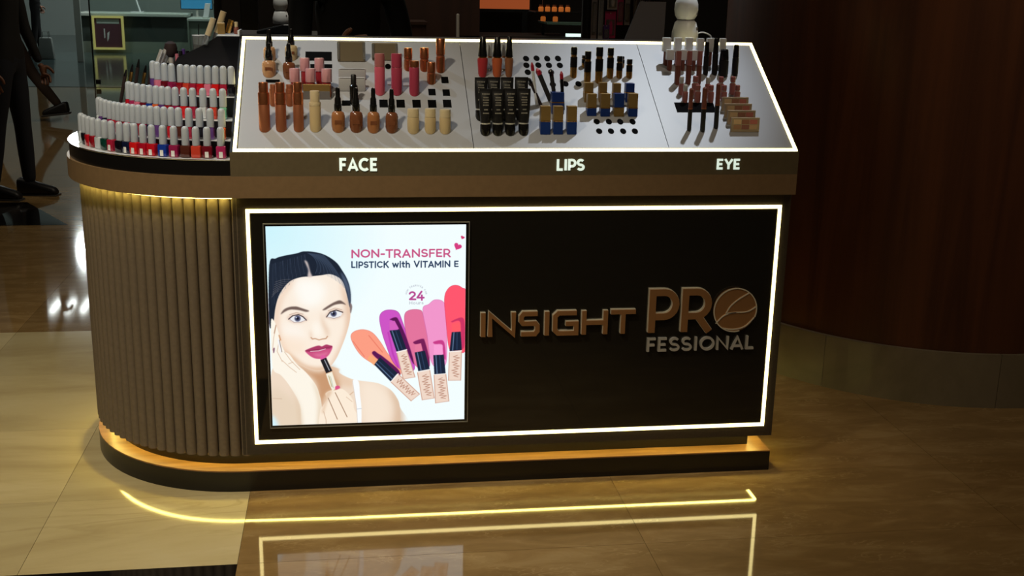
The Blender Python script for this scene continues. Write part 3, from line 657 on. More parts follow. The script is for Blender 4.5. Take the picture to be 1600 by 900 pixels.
# wood-clad round column with a stone skirting of separate slabs
CX, CY = 2.73, 1.34
colm = struct(obj('column', lathe([(.885, .0), (.885, 4.5)], 128, bm=None), 'column_wood', None, (CX, CY, 0), smooth=True))
nseg = 9; a_off = 262.6
for k in range(nseg):
    a0, a1 = R_(a_off+k*360/nseg)+.0008, R_(a_off+(k+1)*360/nseg)-.0008
    out = [(.903*math.cos(a0+(a1-a0)*t/14), .903*math.sin(a0+(a1-a0)*t/14)) for t in range(15)]
    inn = [(.8855*math.cos(a1+(a0-a1)*t/14), .8855*math.sin(a1+(a0-a1)*t/14)) for t in range(15)]
    obj('skirting_slab', prism(out+inn, 0, .204), 'grey_stone', colm)

# ================================================================ the kiosk
XR, XL, RB, YC = 1.584, -.035, .5, .5
def stadium(inset=0., n=40, xr=None):
    """kiosk outline: flat right end, half-round left end"""
    r = RB-inset; xr = (XR if xr is None else xr)-inset
    return [(xr, inset)] + [(xr, 1-inset)] + [(XL+r*math.cos(R_(90+180*k/n)), YC+r*math.sin(R_(90+180*k/n))) for k in range(n+1)]
K = thing('cosmetics_kiosk', 'long make-up counter with fluted round end, glowing edges and lit advert screen', 'kiosk', (0,0,0))
obj('plinth', prism(stadium(0), 0, .062), 'satin_black', K, smooth=True)
obj('plinth_ledge', prism(stadium(0), .062, .066), 'ledge_wood', K, label='orange wood ledge on the plinth')
obj('toe_kick', prism(stadium(.056), .066, .1175), 'satin_black', K, smooth=True)
obj('body', bx(XL, XR, 0, 1, .1175, .886), 'kiosk_black', K)
obj('round_end', prism([(XL+.478*math.cos(R_(90+180*k/40)), YC+.478*math.sin(R_(90+180*k/40))) for k in range(41)], .1175, .886), 'flute_taupe', K, smooth=True)
NF = 48
fl = None
for k in range(NF):
    a = R_(271.2-182.4*k/(NF-1)); p = (XL+.4845*math.cos(a), YC+.4845*math.sin(a), 0)
    if fl is None: fl = obj('flute', lathe([(.0158, .1135), (.0158, .884)], 12), 'flute_taupe', K, p, smooth=True)
    else: obj('flute', fl.data, None, K, p)
# glowing line under the band over the flutes, and under the body over the ledge
pl = [(XL+.513*math.cos(R_(90+180*k/48)), YC+.513*math.sin(R_(90+180*k/48))) for k in range(49)]
def strip(path, w, z0, z1):
    bm = bmesh.new(); n = len(path); A, B = [], []
    for i, p in enumerate(path):
        q0, q1 = Vector(path[max(i-1, 0)]), Vector(path[min(i+1, n-1)]); t = (q1-q0).normalized(); m = Vector((-t.y, t.x))*w/2
        A.append([bm.verts.new((p[0]+m.x, p[1]+m.y, z)) for z in (z0, z1)]); B.append([bm.verts.new((p[0]-m.x, p[1]-m.y, z)) for z in (z0, z1)])
    for i in range(n-1):
        bm.faces.new((A[i][0], A[i+1][0], B[i+1][0], B[i][0])); bm.faces.new((A[i][1], B[i][1], B[i+1][1], A[i+1][1]))
        bm.faces.new((A[i][0], A[i][1], A[i+1][1], A[i+1][0])); bm.faces.new((B[i][0], B[i+1][0], B[i+1][1], B[i][1]))
    return bm
obj('band_light', strip(pl, .006, .884, .8875), 'led_yellow', K)
r = RB-.042
ul = [(XR-.022, .3), (XR-.024, .03), (XR-.03, .026), (XL+.3, .03)] + [(XL+r*math.cos(R_(270-180*k/36)), YC+r*math.sin(R_(270-180*k/36))) for k in range(37)] + [(XL+.3, .97), (XR-.03, .974), (XR-.024, .97), (XR-.022, .5)]
obj('plinth_light', strip(ul, .007, .1135, .117), 'led_yellow', K)
obj('counter_band', prism(stadium(-.03, xr=XR-.03), .8875, .948), 'band_bronze', K, smooth=True)
obj('fascia', bx(-.0335, XR, -.03, 1.03, .948, 1.0145), 'fascia_taupe', K)
ZF, SL = 1.0168, .6187
LS = math.hypot(.454, .2809); CS, SN = .454/LS, .2809/LS
def dz(y): return ZF+(y+.03)*SL
deck = obj('deck_body', xprism([(-.0298, 1.0146), (1.0298, 1.0146), (.568, 1.2935), (.432, 1.2935)], -.0334, XR-.0001), 'satin_black', K)
obj('ridge_top', bx(-.0334, XR, .43, .57, 1.2935, 1.2977), 'satin_black', K)
def slab(x0, x1, s0, s1, h0, h1):
    bm = bmesh.new(); box(bm, x0, x1, s0, s1, h0, h1)
    for v in bm.verts:
        s, h = v.co.y, v.co.z; v.co.y = -.03+s*CS-h*SN; v.co.z = ZF+s*SN+h*CS
    return bm
panels = []
for x0, x1 in ((-.012, .6325), (.6345, 1.1955), (1.1975, 1.567)):
    panels.append(obj('display_panel', slab(x0, x1, .0135, LS-.0125, -.003, 0), 'deck_white', K))
obj('deck_light', slab(-.0249, 1.579, 0, .0088, -.002, .0015), 'led_warm', K)
obj('deck_light', slab(-.0249, 1.579, LS-.009, LS, -.002, .0015), 'led_warm', K)
obj('deck_light', slab(-.0249, -.0157, .0088, LS-.009, -.002, .0015), 'led_warm', K)
obj('deck_light', slab(1.5698, 1.579, .0088, LS-.009, -.002, .0015), 'led_warm', K)
def slot(x, y, w, d, kind):
    par = panels[0 if x < .633 else 1 if x < 1.196 else 2]
    pts = [(w/2*math.cos(a), d/2*math.sin(a)) for a in np.linspace(0, 2*math.pi, 21)[:-1]] if kind == 'round' else [(-w/2, -d/2), (w/2, -d/2), (w/2, d/2), (-w/2, d/2)]
    bm = prism(pts, -.0005, .0006)
    for v in bm.verts:
        s, h = v.co.y, v.co.z; v.co.y = y+s*CS-h*SN; v.co.z = dz(y)+s*SN+h*CS; v.co.x += x
    obj('slot', bm, 'slot_black', par)
for kind, L in SLOTS.items():
    for q in L: slot(*q, kind)
# front face: glossy panel, glowing frame, advert screen
obj('front_panel', bx(.0125, 1.543, -.0015, .001, .163, .839), 'gloss_black', K)
ZB, ZT, XF = .1511, .8511, 1.5556
for q in ((0, XF, ZB, ZB+.0098), (0, XF, ZT-.0098, ZT), (0, .0098, ZB+.0098, ZT-.0098), (XF-.0098, XF, ZB+.0098, ZT-.0098)):
    obj('frame_light', bx(q[0], q[1], -.004, .001, q[2], q[3]), 'led_warm', K)
sx0, sx1, sz0, sz1 = .0455, .6257, .1995, .8108
bm = bmesh.new()
for q in ((sx0, sx1, sz0, sz0+.0022), (sx0, sx1, sz1-.0022, sz1), (sx0, sx0+.0022, sz0+.0022, sz1-.0022), (sx1-.0022, sx1, sz0+.0022, sz1-.0022)): box(bm, q[0], q[1], -.0075, -.001, q[2], q[3])
scr = obj('screen_bezel', bm, 'bezel', K)
obj('screen_border', bx(sx0+.0022, sx1-.0022, -.0045, -.001, sz0+.0022, sz1-.0022), 'gloss_black', scr)
me = bpy.data.meshes.new('advert')
px0, px1, pz0, pz1 = .0528, .6152, .208, .803
me.from_pydata([(px0,-.005,pz0),(px1,-.005,pz0),(px1,-.005,pz1),(px0,-.005,pz1)], [], [(0,1,2,3)])
uv = me.uv_layers.new(name='uv')
for i, q in enumerate(((0,0),(1,0),(1,1),(0,1))): uv.data[i].uv = q
pic = paint_advert()
im = bpy.data.images.new('advert', pic.shape[1], pic.shape[0])
im.pixels.foreach_set(np.concatenate([pic[::-1], np.ones(pic.shape[:2]+(1,), np.float32)], 2).astype(np.float32).ravel()); im.update(); im.pack()
m = mat('advert_print', (.01,.01,.01), .12, spec=.3); N, L, P = nodes(m)
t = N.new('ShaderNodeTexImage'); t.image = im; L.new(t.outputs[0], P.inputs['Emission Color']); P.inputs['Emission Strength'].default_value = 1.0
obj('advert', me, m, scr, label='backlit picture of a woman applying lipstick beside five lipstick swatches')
# raised lettering
def letters(lines_per_letter, x0, z0, sx, sz, w, y0, y1, m, name='letter'):
    for ls in lines_per_letter:
        bm = bmesh.new()
        for j, l in enumerate(ls): ribbon([(x0+a*sx, z0+b*sz) for a, b in l], w, y0-.0003*j, y1, bm)
        obj(name, bm, m, K)
def word(s, x0, x1, z0, h, w, y0, y1, m, gap=.1, name='letter'):
    tw = text_lines(s, gap)[1]; sx = (x1-x0)/tw; x = 0
    for ch in s:
        cw, ls = GLYPH[ch]
        letters([[[(x+a, b) for a, b in l] for l in ls]], x0, z0, sx, h, w, y0, y1, m, name); x += cw+gap
word('FACE', .261, .365, .963, .034, .0072, -.0325, -.0295, 'sign_white', .1, 'category_letter')
word('LIPS', .869, .948, .962, .0315, .0068, -.0325, -.0295, 'sign_white', .1, 'category_letter')
word('EYE', 1.338, 1.408, .964, .029, .0062, -.0325, -.0295, 'sign_white', .1, 'category_letter')
S_ = [(1,1),(.14,1),(0,.86),(0,.64),(.12,.52),(.88,.52),(1,.4),(1,.14),(.86,0),(0,0)]
G_ = [(1,1),(.15,1),(0,.85),(0,.15),(.15,0),(1,0),(1,.47),(.5,.47)]
for x0, x1, ls in ((.661,.674,[[(.5,-.09),(.5,1.09)]]), (.683,.763,[[(0,-.09),(0,1),(1,0),(1,1.09)]]), (.775,.834,[S_]), (.85,.864,[[(.5,-.09),(.5,1.09)]]),
                   (.876,.951,[G_]), (.963,1.039,[[(0,-.09),(0,1.09)],[(1,-.09),(1,1.09)],[(0,.5),(1,.5)]]), (1.048,1.126,[[(-.06,1),(1.06,1)],[(.5,1),(.5,-.09)]])):
    i = .0055 if len(ls[0]) > 2 or x1-x0 > .05 else 0
    letters([ls], x0+i, .472, x1-x0-2*i, .062, .0136, -.013, -.001, 'gold_letter')
    letters([ls], x0+i-.0009, .4733, x1-x0-2*i, .062, .0152, -.0115, -.0012, 'outline_highlight', 'letter_highlight')  # pale offset copy paints a highlight along the letters' top and left edges
word('P', 1.163, 1.256, .467, .1335, .0205, -.013, -.001, 'gold_letter')
word('P', 1.1618, 1.2548, .4687, .1335, .0228, -.0115, -.0012, 'outline_highlight', name='letter_highlight')
word('R', 1.264, 1.362, .467, .1335, .0205, -.013, -.001, 'gold_letter')
word('R', 1.2628, 1.3608, .4687, .1335, .0228, -.0115, -.0012, 'outline_highlight', name='letter_highlight')
word('FESSIONAL', 1.164, 1.500, .4065, .0425, .0068, -.011, -.001, 'silver', .12)
O = obj('letter', yprism([(1.432+.066*math.cos(a), .5325+.067*math.sin(a)) for a in np.linspace(0, 2*math.pi, 49)[:-1]], -.012, -.001), 'gold_letter', K)
bm = bmesh.new()
def P_(x, y): return (1.432+(x-1335)/110*.0665, .5325-(y-172)/110*.0665)
ribbon([(1.432+.0665*math.cos(a), .5325+.0675*math.sin(a)) for a in np.linspace(R_(-20), R_(285), 44)], .0034, -.0138, -.0115, bm)
def curve(pts, n=8):
    out = []
    for i in range(len(pts)-1):
        a, b, c, d = [np.array(pts[min(max(j, 0), len(pts)-1)], float) for j in (i-1, i, i+1, i+2)]
        for t in np.arange(n)/n: out.append(tuple(.5*((2*b)+(c-a)*t+(2*a-5*b+4*c-d)*t*t+(3*b-3*c+d-a)*t**3)))
    return out+[tuple(pts[-1])]
for pts in ([(1288,188),(1310,150),(1350,115),(1400,85)], [(1288,188),(1340,184),(1400,180),(1442,156)], [(1238,240),(1270,205),(1300,190),(1340,184)], [(1272,264),(1330,272),(1390,258),(1436,212)]):
    ribbon(curve([P_(*p) for p in pts]), .0032, -.0142, -.0115, bm)
obj('swoosh_outline', bm, 'outline_highlight', O)

# ================================================================ nail polish stand on the round end
NP = thing('polish_stand', 'half-round tiered stand of nail polish on the round end of the counter', 'display stand', (XL, YC, 0))
def half(r, n=48, x1=0.0): return [(x1, -r), (x1, r)]+[(r*math.cos(R_(90+180*k/n)), r*math.sin(R_(90+180*k/n))) for k in range(n+1)]
obj('base', prism(half(.522), .9482, .9895), 'satin_black', NP, smooth=True)
obj('tray', prism(half(.5225), .9895, .991), 'tray_white', NP)
obj('rim', tube([(.523*math.cos(R_(90+180*k/60)), .523*math.sin(R_(90+180*k/60)), .9912) for k in range(61)], .0016, 6), 'chrome_edge', NP, smooth=True)
for r1, za, zb in ((.456, .991, 1.035), (.386, 1.035, 1.082), (.303, 1.082, 1.139)):
    st = obj('step', prism(half(r1), za, zb-.0015), 'satin_black', NP, smooth=True)
    obj('step_top', prism(half(r1+.0004), zb-.0015, zb), 'tray_white', st)
obj('riser_block', bx(-.22, -.10, .095, .19, 1.139, 1.2, .002), 'satin_black', NP)
obj('back_board', yprism([(0, 1.139), (0, 1.2965), (-.068, 1.2965), (-.125, 1.262), (-.2, 1.226), (-.25, 1.139)], .045, .062), 'satin_black', NP)

def make_polish(w):
    t = thing('nail_polish', '', 'nail polish', (0,0,-9)); w2 = w/2
    obj('bottle', bx(-w2, w2, -.011, .011, 0, .0345, .0045), 'polish_red', t, smooth=True)
    obj('cap', lathe([(.0102,.0345),(.0106,.037),(.0103,.055),(.0099,.077),(.0085,.0822),(.0055,.0853),(0,.0865)], 14), 'polish_cap', t, smooth=True)
    return t
ORD = 'first second third fourth fifth sixth seventh eighth ninth tenth eleventh twelfth thirteenth fourteenth fifteenth sixteenth seventeenth eighteenth nineteenth twentieth'.split()
C1 = 'magenta wine coral brown plum blue red crimson scarlet navy black rose green clear cherry red black clear'.split()
CN = ['orange violet black rose brown red grey violet navy plum cherry clear pink wine rose red plum navy violet clear'.split(),
      'mint coral clear rose scarlet plum cherry violet orange blue wine pink magenta red'.split(), 'black rose scarlet pink red rose coral cherry plum wine pink violet'.split()]
pw = {k: make_polish(k) for k in (.0275, .0212)}
pol_mesh = {}
lab_me = None
ROWN = ['bottom row', 'second row up', 'third row up', 'top row']
used_proto = set()
for ri, (rr, z, angs) in enumerate(ROWS):
    for i, a in enumerate(angs):
        col = (C1 if ri == 0 else CN[ri-1])[i]; w = .0275 if ri == 0 else .0212
        p = (XL+rr*math.cos(R_(a)), YC+rr*math.sin(R_(a)), z); rz = R_(a-270)
        word_ = 'unpainted clear' if col == 'clear' else col.replace('wine', 'wine-red').replace('rose', 'rose-red').replace('navy', 'navy blue')
        lab = f'{word_} nail polish with white cap, {ORD[i]} from the sloped display, {ROWN[ri]}'
        o = dup(pw[w], p, rz, lab, 'nail polishes in the '+ROWN[ri]); o.name = 'nail_polish'
        for ch in o.children:
            if ch.name.startswith('bottle'):
                if (w, col) not in pol_mesh:
                    me = ch.data.copy(); me.materials.clear(); me.materials.append(POLISH[col]); pol_mesh[(w, col)] = me
                ch.data = pol_mesh[(w, col)]
        if ri == 0 and i in (0, 1, 4, 5, 6, 7, 8, 9, 11):
            if lab_me is None: lab_me = obj('label', bx(-.005, .005, -.0116, -.0109, .003, .019), 'label_white', o)
            else: obj('label', lab_me.data, None, o)
for t in pw.values():
    for ch in list(t.children): bpy.data.objects.remove(ch)
    bpy.data.objects.remove(t)

# ================================================================ products on the sloped display
def place(kind_builder, name, cat, rows, labels, group=None, **kw):
    """one thing per row (x, y, height, width); every thing stands upright on the slope"""
    cache = {}
    for (x, y, h, w), lab in zip(rows, labels):
        t = thing(name, lab, cat, (x, y, dz(y)+.0008), 0, group)
        kind_builder(t, h, w, **kw)
def part(t, name, prof, m, n=18, sl=0., sx=1., sy=1.): return obj(name, lathe(prof, n, sl, sx, sy), m, t, smooth=True)
def bpart(t, name, x0, x1, y0, y1, z0, z1, m, bev=.001):
    """a box whose foot follows the slope when it starts at z0 == 0"""
    bm = bx(x0, x1, y0, y1, z0, z1, bev)
    if z0 == 0:
        for v in bm.verts:
            if v.co.z < .004: v.co.z += v.co.y*SL
    return obj(name, bm, m, t)
def dropper(t, h, w, liquid='foundation_tan'):
    r = w/2; hb = h*.43; f = r*SL
    part(t, 'bottle', [(r*.9, 0), (r, .006), (r, hb*.72), (r*.86, hb*.9), (r*.5, hb)], liquid, sl=SL)
    part(t, 'collar', [(r*.52, hb), (r*.56, hb+.001), (r*.56, hb+h*.16), (r*.5, hb+h*.165)], 'cap_black')
    part(t, 'pump', [(r*.5, hb+h*.165), (r*.46, hb+h*.3), (r*.34, hb+h*.34), (r*.34, h*.93), (r*.28, h*.985), (r*.1, h)], 'cap_black')
    bpart(t, 'label', -r*.5, r*.5, -r*1.02, -r*.84, hb*.28, hb*.5, 'foundation_deep', .0002)
rows = ITEMS['dropper_front']
for i, (q, c) in enumerate(zip(rows, ('foundation_tan', 'foundation_deep', 'foundation_tan', 'foundation_deep'))):
    place(dropper, 'foundation_bottle', 'foundation', [q], [f'foundation bottle with black pump in the front row, {ORD[i]} from the cream tube'], 'foundation bottles in the front row', liquid=c)
for q, c, lab in zip(ITEMS['dropper_back'], ('foundation_light', 'foundation_deep', 'foundation_light', 'cream'),
      ('light foundation bottle with black pump behind the copper sticks', 'deep brown foundation bottle with black pump behind the copper sticks',
       'light foundation bottle at the very back corner of the display', 'cream foundation bottle behind the deep brown foundation bottle')):
    place(dropper, 'foundation_bottle', 'foundation', [q], [lab], 'foundation bottles at the back', liquid=c)
def stick(t, h, w, m='copper', m2='copper_dull', split=(.52, .78)):
    r = w/2; a, b = h*split[0], h*split[1]
    part(t, 'base', [(r*.97, 0), (r, .004), (r, a), (r*.97, a+.001)], m2, sl=SL)
    part(t, 'sleeve', [(r*1.02, a+.001), (r*1.02, b-.002), (r*.98, b)], m)
    part(t, 'cap', [(r*.84, b), (r*.84, h-.002), (r*.78, h), (0, h)], m)
place(stick, 'foundation_stick', 'foundation stick', ITEMS['copper_tube'], [f'tall shiny copper foundation stick, {ORD[i]} from the nail polish end, front row' for i in range(3)], 'copper foundation sticks')
place(stick, 'foundation_stick', 'foundation stick', ITEMS['dark_copper'], ['short dark copper stick behind the first two tall sticks', 'short dark copper stick behind the last two tall sticks'], 'short copper sticks', m='copper_dull')
place(stick, 'cream_stick', 'foundation stick', ITEMS['cream_tube'], ['cream coloured foundation stick beside the copper sticks'], m='cream_cap', m2='cream', split=(.6, .7))
def powder(t, h, w):
    bpart(t, 'case', -w/2, w/2, -.006, .006, 0, h*.5, 'grey_dark')
    bpart(t, 'lid', -w/2, w/2, -.006, .006, h*.5, h, 'gold_box')
    bpart(t, 'edge', w/2-.003, w/2, -.0066, .0066, h*.08, h*.97, 'copper', .0003)
place(powder, 'powder_palette', 'palette', ITEMS['powder_box'], ['two-tone gold and mauve-grey palette standing behind the cream stick'])
def blush(t, h, w):
    r = w/2
    part(t, 'bottle', [(r*.78, 0), (r*.84, .003), (r*.84, h*.42), (r*.7, h*.45)], 'blush_body', sl=SL)
    part(t, 'cap', [(r*.96, h*.45), (r, h*.47), (r, h-.002), (r*.92, h), (0, h)], 'blush_cap', n=8)
place(blush, 'liquid_blush', 'blush', ITEMS['blush_front'], [f'pink-capped liquid blush in the front row, {ORD[i]} from the copper sticks' for i in range(3)], 'pink liquid blushes in front')
place(blush, 'liquid_blush', 'blush', ITEMS['blush_rear'], [f'pink-capped liquid blush in the rear row, {ORD[i]} from the copper sticks' for i in range(2)], 'pink liquid blushes behind')
def clearbox(t, h, w):
    bpart(t, 'case', -w/2, w/2, -.005, .006, 0, h, 'olive_card', .003)
    for s in (-1, 1): bpart(t, 'clasp', s*w*.46-.004, s*w*.46+.004, -.0075, -.004, h*.08, h*.96, 'clear_plastic', .001)
place(clearbox, 'brow_palette', 'palette', ITEMS['clear_box'], ['olive-grey palette with clear sides at the back, behind grey compacts', 'olive-grey palette with clear sides at the back, behind mauve tubes'])
def greybox(t, h, w):
    o = obj('case', bx(-w/2, w/2, -.005, .007, .0, h, .004), 'grey_card', t, smooth=True)
    for v in o.data.vertices:
        if v.co.z < .004: v.co.z += v.co.y*SL
    bpart(t, 'seam', -w/2+.004, w/2-.004, -.0056, -.004, h*.93, h*.95, 'grey_dark', .0002)
place(greybox, 'grey_compact', 'compact', ITEMS['grey_compact'], ['rounded pale grey compact standing behind the foundation bottles', 'rounded pale grey compact under the olive-grey palette, rear of the pair'], 'pale grey compacts')
t = thing('applicator', 'slim black applicator in front of the pale grey compacts', 'applicator', (.304, .150, dz(.150)+.0008)); part(t, 'handle', [(.010, 0), (.0115, .004), (.0115, .05), (.008, .053)], 'cap_black', sl=SL); part(t, 'tip', [(.008, .053), (.008, .078), (.005, .082), (0, .083)], 'rubber_black')
def gloss(t, h, w, body='mauve_body', cap='mauve_cap', sp=.7):
    r = w/2
    part(t, 'tube', [(r*.94, 0), (r, .004), (r, h*sp-.002), (r*.94, h*sp)], body, sl=SL)
    part(t, 'cap', [(r*.97, h*sp+.0006), (r*.97, h-.003), (r*.9, h), (0, h)], cap)
for q, b_, c_, sp, lab in zip(ITEMS['mauve'], ('mauve_body', 'mauve_deep', 'mauve_deep'), ('mauve_cap', 'mauve_deep', 'copper'), (.66, .64, .8),
     ('pink lip tube with a brownish mauve cap beside grey compacts', 'deep mauve lip tube between two other pink lip tubes', 'deep pink lip tube with short copper cap')):
    place(gloss, 'lip_tube', 'lip colour', [q], [lab], body=b_, cap=c_, sp=sp)
def copper_lip(t, h, w):
    r = w/2
    part(t, 'base', [(r*.95, 0), (r, .003), (r, h*.42), (r*.9, h*.43)], 'copper', sl=SL)
    part(t, 'ring', [(r*.9, h*.43), (r*.9, h*.5)], 'copper_dull')
    part(t, 'cap', [(r, h*.5), (r, h-.002), (r*.9, h), (0, h)], 'copper')
place(copper_lip, 'copper_lipstick', 'lipstick', ITEMS['copper_lip'], ['copper lipstick behind the deep pink tube with copper cap', 'copper lipstick between the tall copper one and another copper one', 'tallest copper lipstick, at the back edge near the glowing line', 'single copper lipstick standing in front of the other copper ones'], 'copper lipsticks')
place(gloss, 'concealer', 'concealer', ITEMS['concealer'], [f'short cream concealer tube in the front row, {ORD[i]} from the foundation bottles' for i in range(3)], 'cream concealer tubes', body='cream', cap='cream_cap', sp=.62)
for x, y, k in ((.413, .232, 0), (.459, .228, 1)): tag(obj('price_card', slab(x-.010, x+.010, (y+.03)/CS-.007, (y+.03)/CS+.007, .0008, .0018), 'label_white'), f'small white price card beside the {"first" if k == 0 else "second"} pink lip tube', 'price card')

# --- lips
def squeeze(t, h, w):
    r = w*.42; hc = h*.2
    part(t, 'cap', [(r*.9, 0), (r, .004), (r, hc-.003), (r*.92, hc)], 'cap_black', sl=SL)
    part(t, 'ring', [(r*.95, hc), (r*.95, hc+.004)], 'silver')
    bm = bmesh.new(); rings = []
    for f, rx, ry in ((0, r*.96, r*.96), (.12, r*1.02, r*.98), (.5, w*.49, r*.68), (.85, w*.5, r*.3), (.9, w*.5, .0016), (1., w*.5, .0014)):
        z = hc+.004+(h-hc-.004)*f
        rings.append([bm.verts.new((rx*math.cos(2*math.pi*k/20), ry*math.sin(2*math.pi*k/20), z)) for k in range(20)])
    for A, B in zip(rings[:-1], rings[1:]):
        for k in range(20): bm.faces.new((A[k], A[(k+1) % 20], B[(k+1) % 20], B[k]))
    bm.faces.new(rings[0]); bm.faces.new(rings[-1])
    b = obj('tube', bm, 'tube_black', t, smooth=True)
    bm = bmesh.new()   # rows of fine pale print down the tube, and the crimp line
    for z, ww, rows_ in ((.80, .62, 1), (.70, .42, 1), (.63, .5, 1), (.56, .42, 1), (.49, .46, 1), (.36, .3, 1), (.26, .5, 1)):
        zz = hc+.004+(h-hc)*z; yy = -(r*(.98-.0*z) if z < .2 else (r*.98+(r*.66-r*.98)*((z-.12)/.38) if z < .5 else r*.68+(r*.3-r*.68)*((z-.5)/.35)))
        for k in range(5):
            xa = -w*ww/2+w*ww*k/5; box(bm, xa, xa+w*ww/5*.7, yy-.0011, yy+.001, zz, zz+h*.028)
    obj('print', bm, 'tube_print', b)
place(squeeze, 'squeeze_tube', 'lip tube', ITEMS['squeeze_front'], [f'black squeeze tube standing on its cap, front row, {ORD[i]} from the concealers' for i in range(4)], 'black squeeze tubes in front')
place(squeeze, 'squeeze_tube', 'lip tube', ITEMS['squeeze_rear'], [f'black squeeze tube, rear row, {ORD[i]} from the concealers' for i in range(4)], 'black squeeze tubes behind')
def tallgloss(t, h, w, body='tube_red', cap='cap_black'):
    r = w/2; s = .44
    part(t, 'tube', [(r*.7, 0), (r*.78, .003), (r*.98, h*s*.9), (r*.9, h*s)], body, sl=SL)
    part(t, 'neck', [(r*.72, h*s), (r*.72, h*s+.004)], 'gold')
    part(t, 'cap', [(r*.84, h*s+.004), (r*.84, h*.5), (r*.5, h*.97), (r*.3, h), (0, h)], cap)
for q, b_, lab in zip(ITEMS['gloss_tube'], ('tube_red', 'tube_orange', 'tube_brown'), ('red lip gloss with tall black cap behind the squeeze tubes', 'orange lip gloss with tall black cap behind the squeeze tubes', 'brown lip gloss with tall black cap behind the squeeze tubes')):
    place(tallgloss, 'lip_gloss', 'lip gloss', [q], [lab], body=b_)
place(tallgloss, 'clear_gloss', 'lip gloss', ITEMS['clear_gloss'], ['clear lip gloss tube between the red and orange glosses', 'clear lip gloss tube between the orange and brown glosses'], body='clear_plastic', cap='grey_card')
for i, ((x, y, lx, lz, w), m1, m2, lab) in enumerate(zip(LINERS, ('white_plastic', 'cloth_charcoal', 'cloth_charcoal', 'cap_black', 'brush_dark'), ('red_tip', 'red_tip', 'cap_black', 'red_tip', 'cap_black'),
        ('white lip liner pencil with red end leaning beside black squeeze tubes', 'thick charcoal lip crayon with red end, most tilted of the liners', 'charcoal lip liner pencil standing behind the blue box', 'black lip liner pencil with red end above the gold and blue boxes', 'short dark lip liner leaning nearest the squeeze tubes'))):
    t = thing('lip_liner', lab, 'pencil', (x, y, dz(y)+.001), 0, 'lip liner pencils')
    A, B = Vector((0, 0, w*.3)), Vector((lx, .0, lz)); M = A+(B-A)*.8; T = A+(B-A)*.93
    obj('barrel', tube([A, M], w/2, 8), m1, t, smooth=True); obj('collar', tube([M, T], w/2*1.03, 8), m2, t, smooth=True); obj('tip', tube([T, B], [w/2, w*.16], 8), m2, t, smooth=True)
def lipbox(t, h, w, top='gold_box', bot='blue_box', sp=.45):
    d = w*.45
    bpart(t, 'base', -w/2, w/2, -d, d, 0, h*sp, bot, .0012)
    bpart(t, 'cap', -w/2*.97, w/2*.97, -d*.97, d*.97, h*sp+.0004, h, top, .0012)
    bpart(t, 'trim', -w/2*1.01, w/2*1.01, -d*1.01, d*1.01, h*sp-.002, h*sp+.001, 'gold', .0003)
place(lipbox, 'boxy_lipstick', 'lipstick', ITEMS['box_front'], [f'square gold and blue lipstick in the front row, {ORD[i]} from the squeeze tubes' for i in range(3)], 'square lipsticks in front', sp=.42)
place(lipbox, 'boxy_lipstick', 'lipstick', ITEMS['box_blue_back'], ['all-blue square lipstick behind the front gold and blue ones'], top='blue_box')
for i, q in enumerate(ITEMS['box_mid']):
    a_, b_ = ('blue_box', 'gold_box') if i == 2 else ('gold_box', 'blue_box')
    place(lipbox, 'boxy_lipstick', 'lipstick', [q], [f'square lipstick with {"blue cap and gold" if i == 2 else "gold cap and blue"} base, {ORD[i]} in the row above eight holes'], 'square lipsticks in the middle', top=a_, bot=b_, sp=.3)
for i, q in enumerate(ITEMS['box_rear']):
    c_ = 'blue_box' if i == 3 else 'gold_box'
    place(lipbox, 'boxy_lipstick', 'lipstick', [q], [f'{"blue" if i == 3 else "gold"} square lipstick, {ORD[i]} in the rear row of square lipsticks'], 'square lipsticks in the rear', top=c_, bot=c_)
def bullet(t, h, w):
    r = w/2
    part(t, 'base', [(r*.95, 0), (r, .003), (r, h*.3), (r*.9, h*.31)], 'gold', sl=SL)
    part(t, 'sleeve', [(r*1.02, h*.31), (r*1.02, h*.66), (r*.8, h*.67)], 'cap_black')
    part(t, 'ring', [(r*.82, h*.67), (r*.82, h*.74)], 'gold')
    part(t, 'cap', [(r*.96, h*.74), (r*.96, h-.002), (r*.85, h), (0, h)], 'cap_black', n=8)
place(bullet, 'black_lipstick', 'lipstick', ITEMS['lipstick'], [f'black and gold lipstick standing at the back, {ORD[i]} from the round holes' for i in range(6)], 'black and gold lipsticks')
place(bullet, 'black_lipstick', 'lipstick', ITEMS['lipstick2'], ['small black lipstick half hidden behind the second black and gold one', 'small black lipstick half hidden behind the last two black and gold ones'])

# --- eye
def wcap(t, h, w, body='brow_brown'):
    r = w/2
    part(t, 'tube', [(r*.6, 0), (r*.66, .002), (r*.66, h*.48)], body, sl=SL)
    o = obj('cap', bx(-r, r, -r*.8, r*.8, h*.48, h, .0018), 'white_plastic', t, smooth=True)
place(wcap, 'white_capped_mascara', 'mascara', ITEMS['white_rear'], [f'white-capped mascara at the back edge, {ORD[i]} from the lips section' for i in range(6)], 'white-capped mascaras at the back')
place(wcap, 'white_capped_mascara', 'mascara', ITEMS['white_front'], [f'white-capped mascara of the second row, {ORD[i]} from the lips section' for i in range(3)], 'white-capped mascaras of the second row')
place(gloss, 'brow_gel', 'brow gel', ITEMS['brow'], [f'slim reddish brown tube under the white caps, {ORD[i]} from the lips section' for i in range(3)], 'slim reddish brown tubes', body='brow_brown', cap='mini_mauve', sp=.55)
def bmas(t, h, w):
    r = w/2
    part(t, 'tube', [(r*.9, 0), (r, .003), (r, h*.55), (r*.85, h*.56)], 'rubber_black', sl=SL)
    part(t, 'cap', [(r*.9, h*.56), (r*.96, h*.58), (r*.8, h-.003), (r*.6, h), (0, h)], 'cap_black')
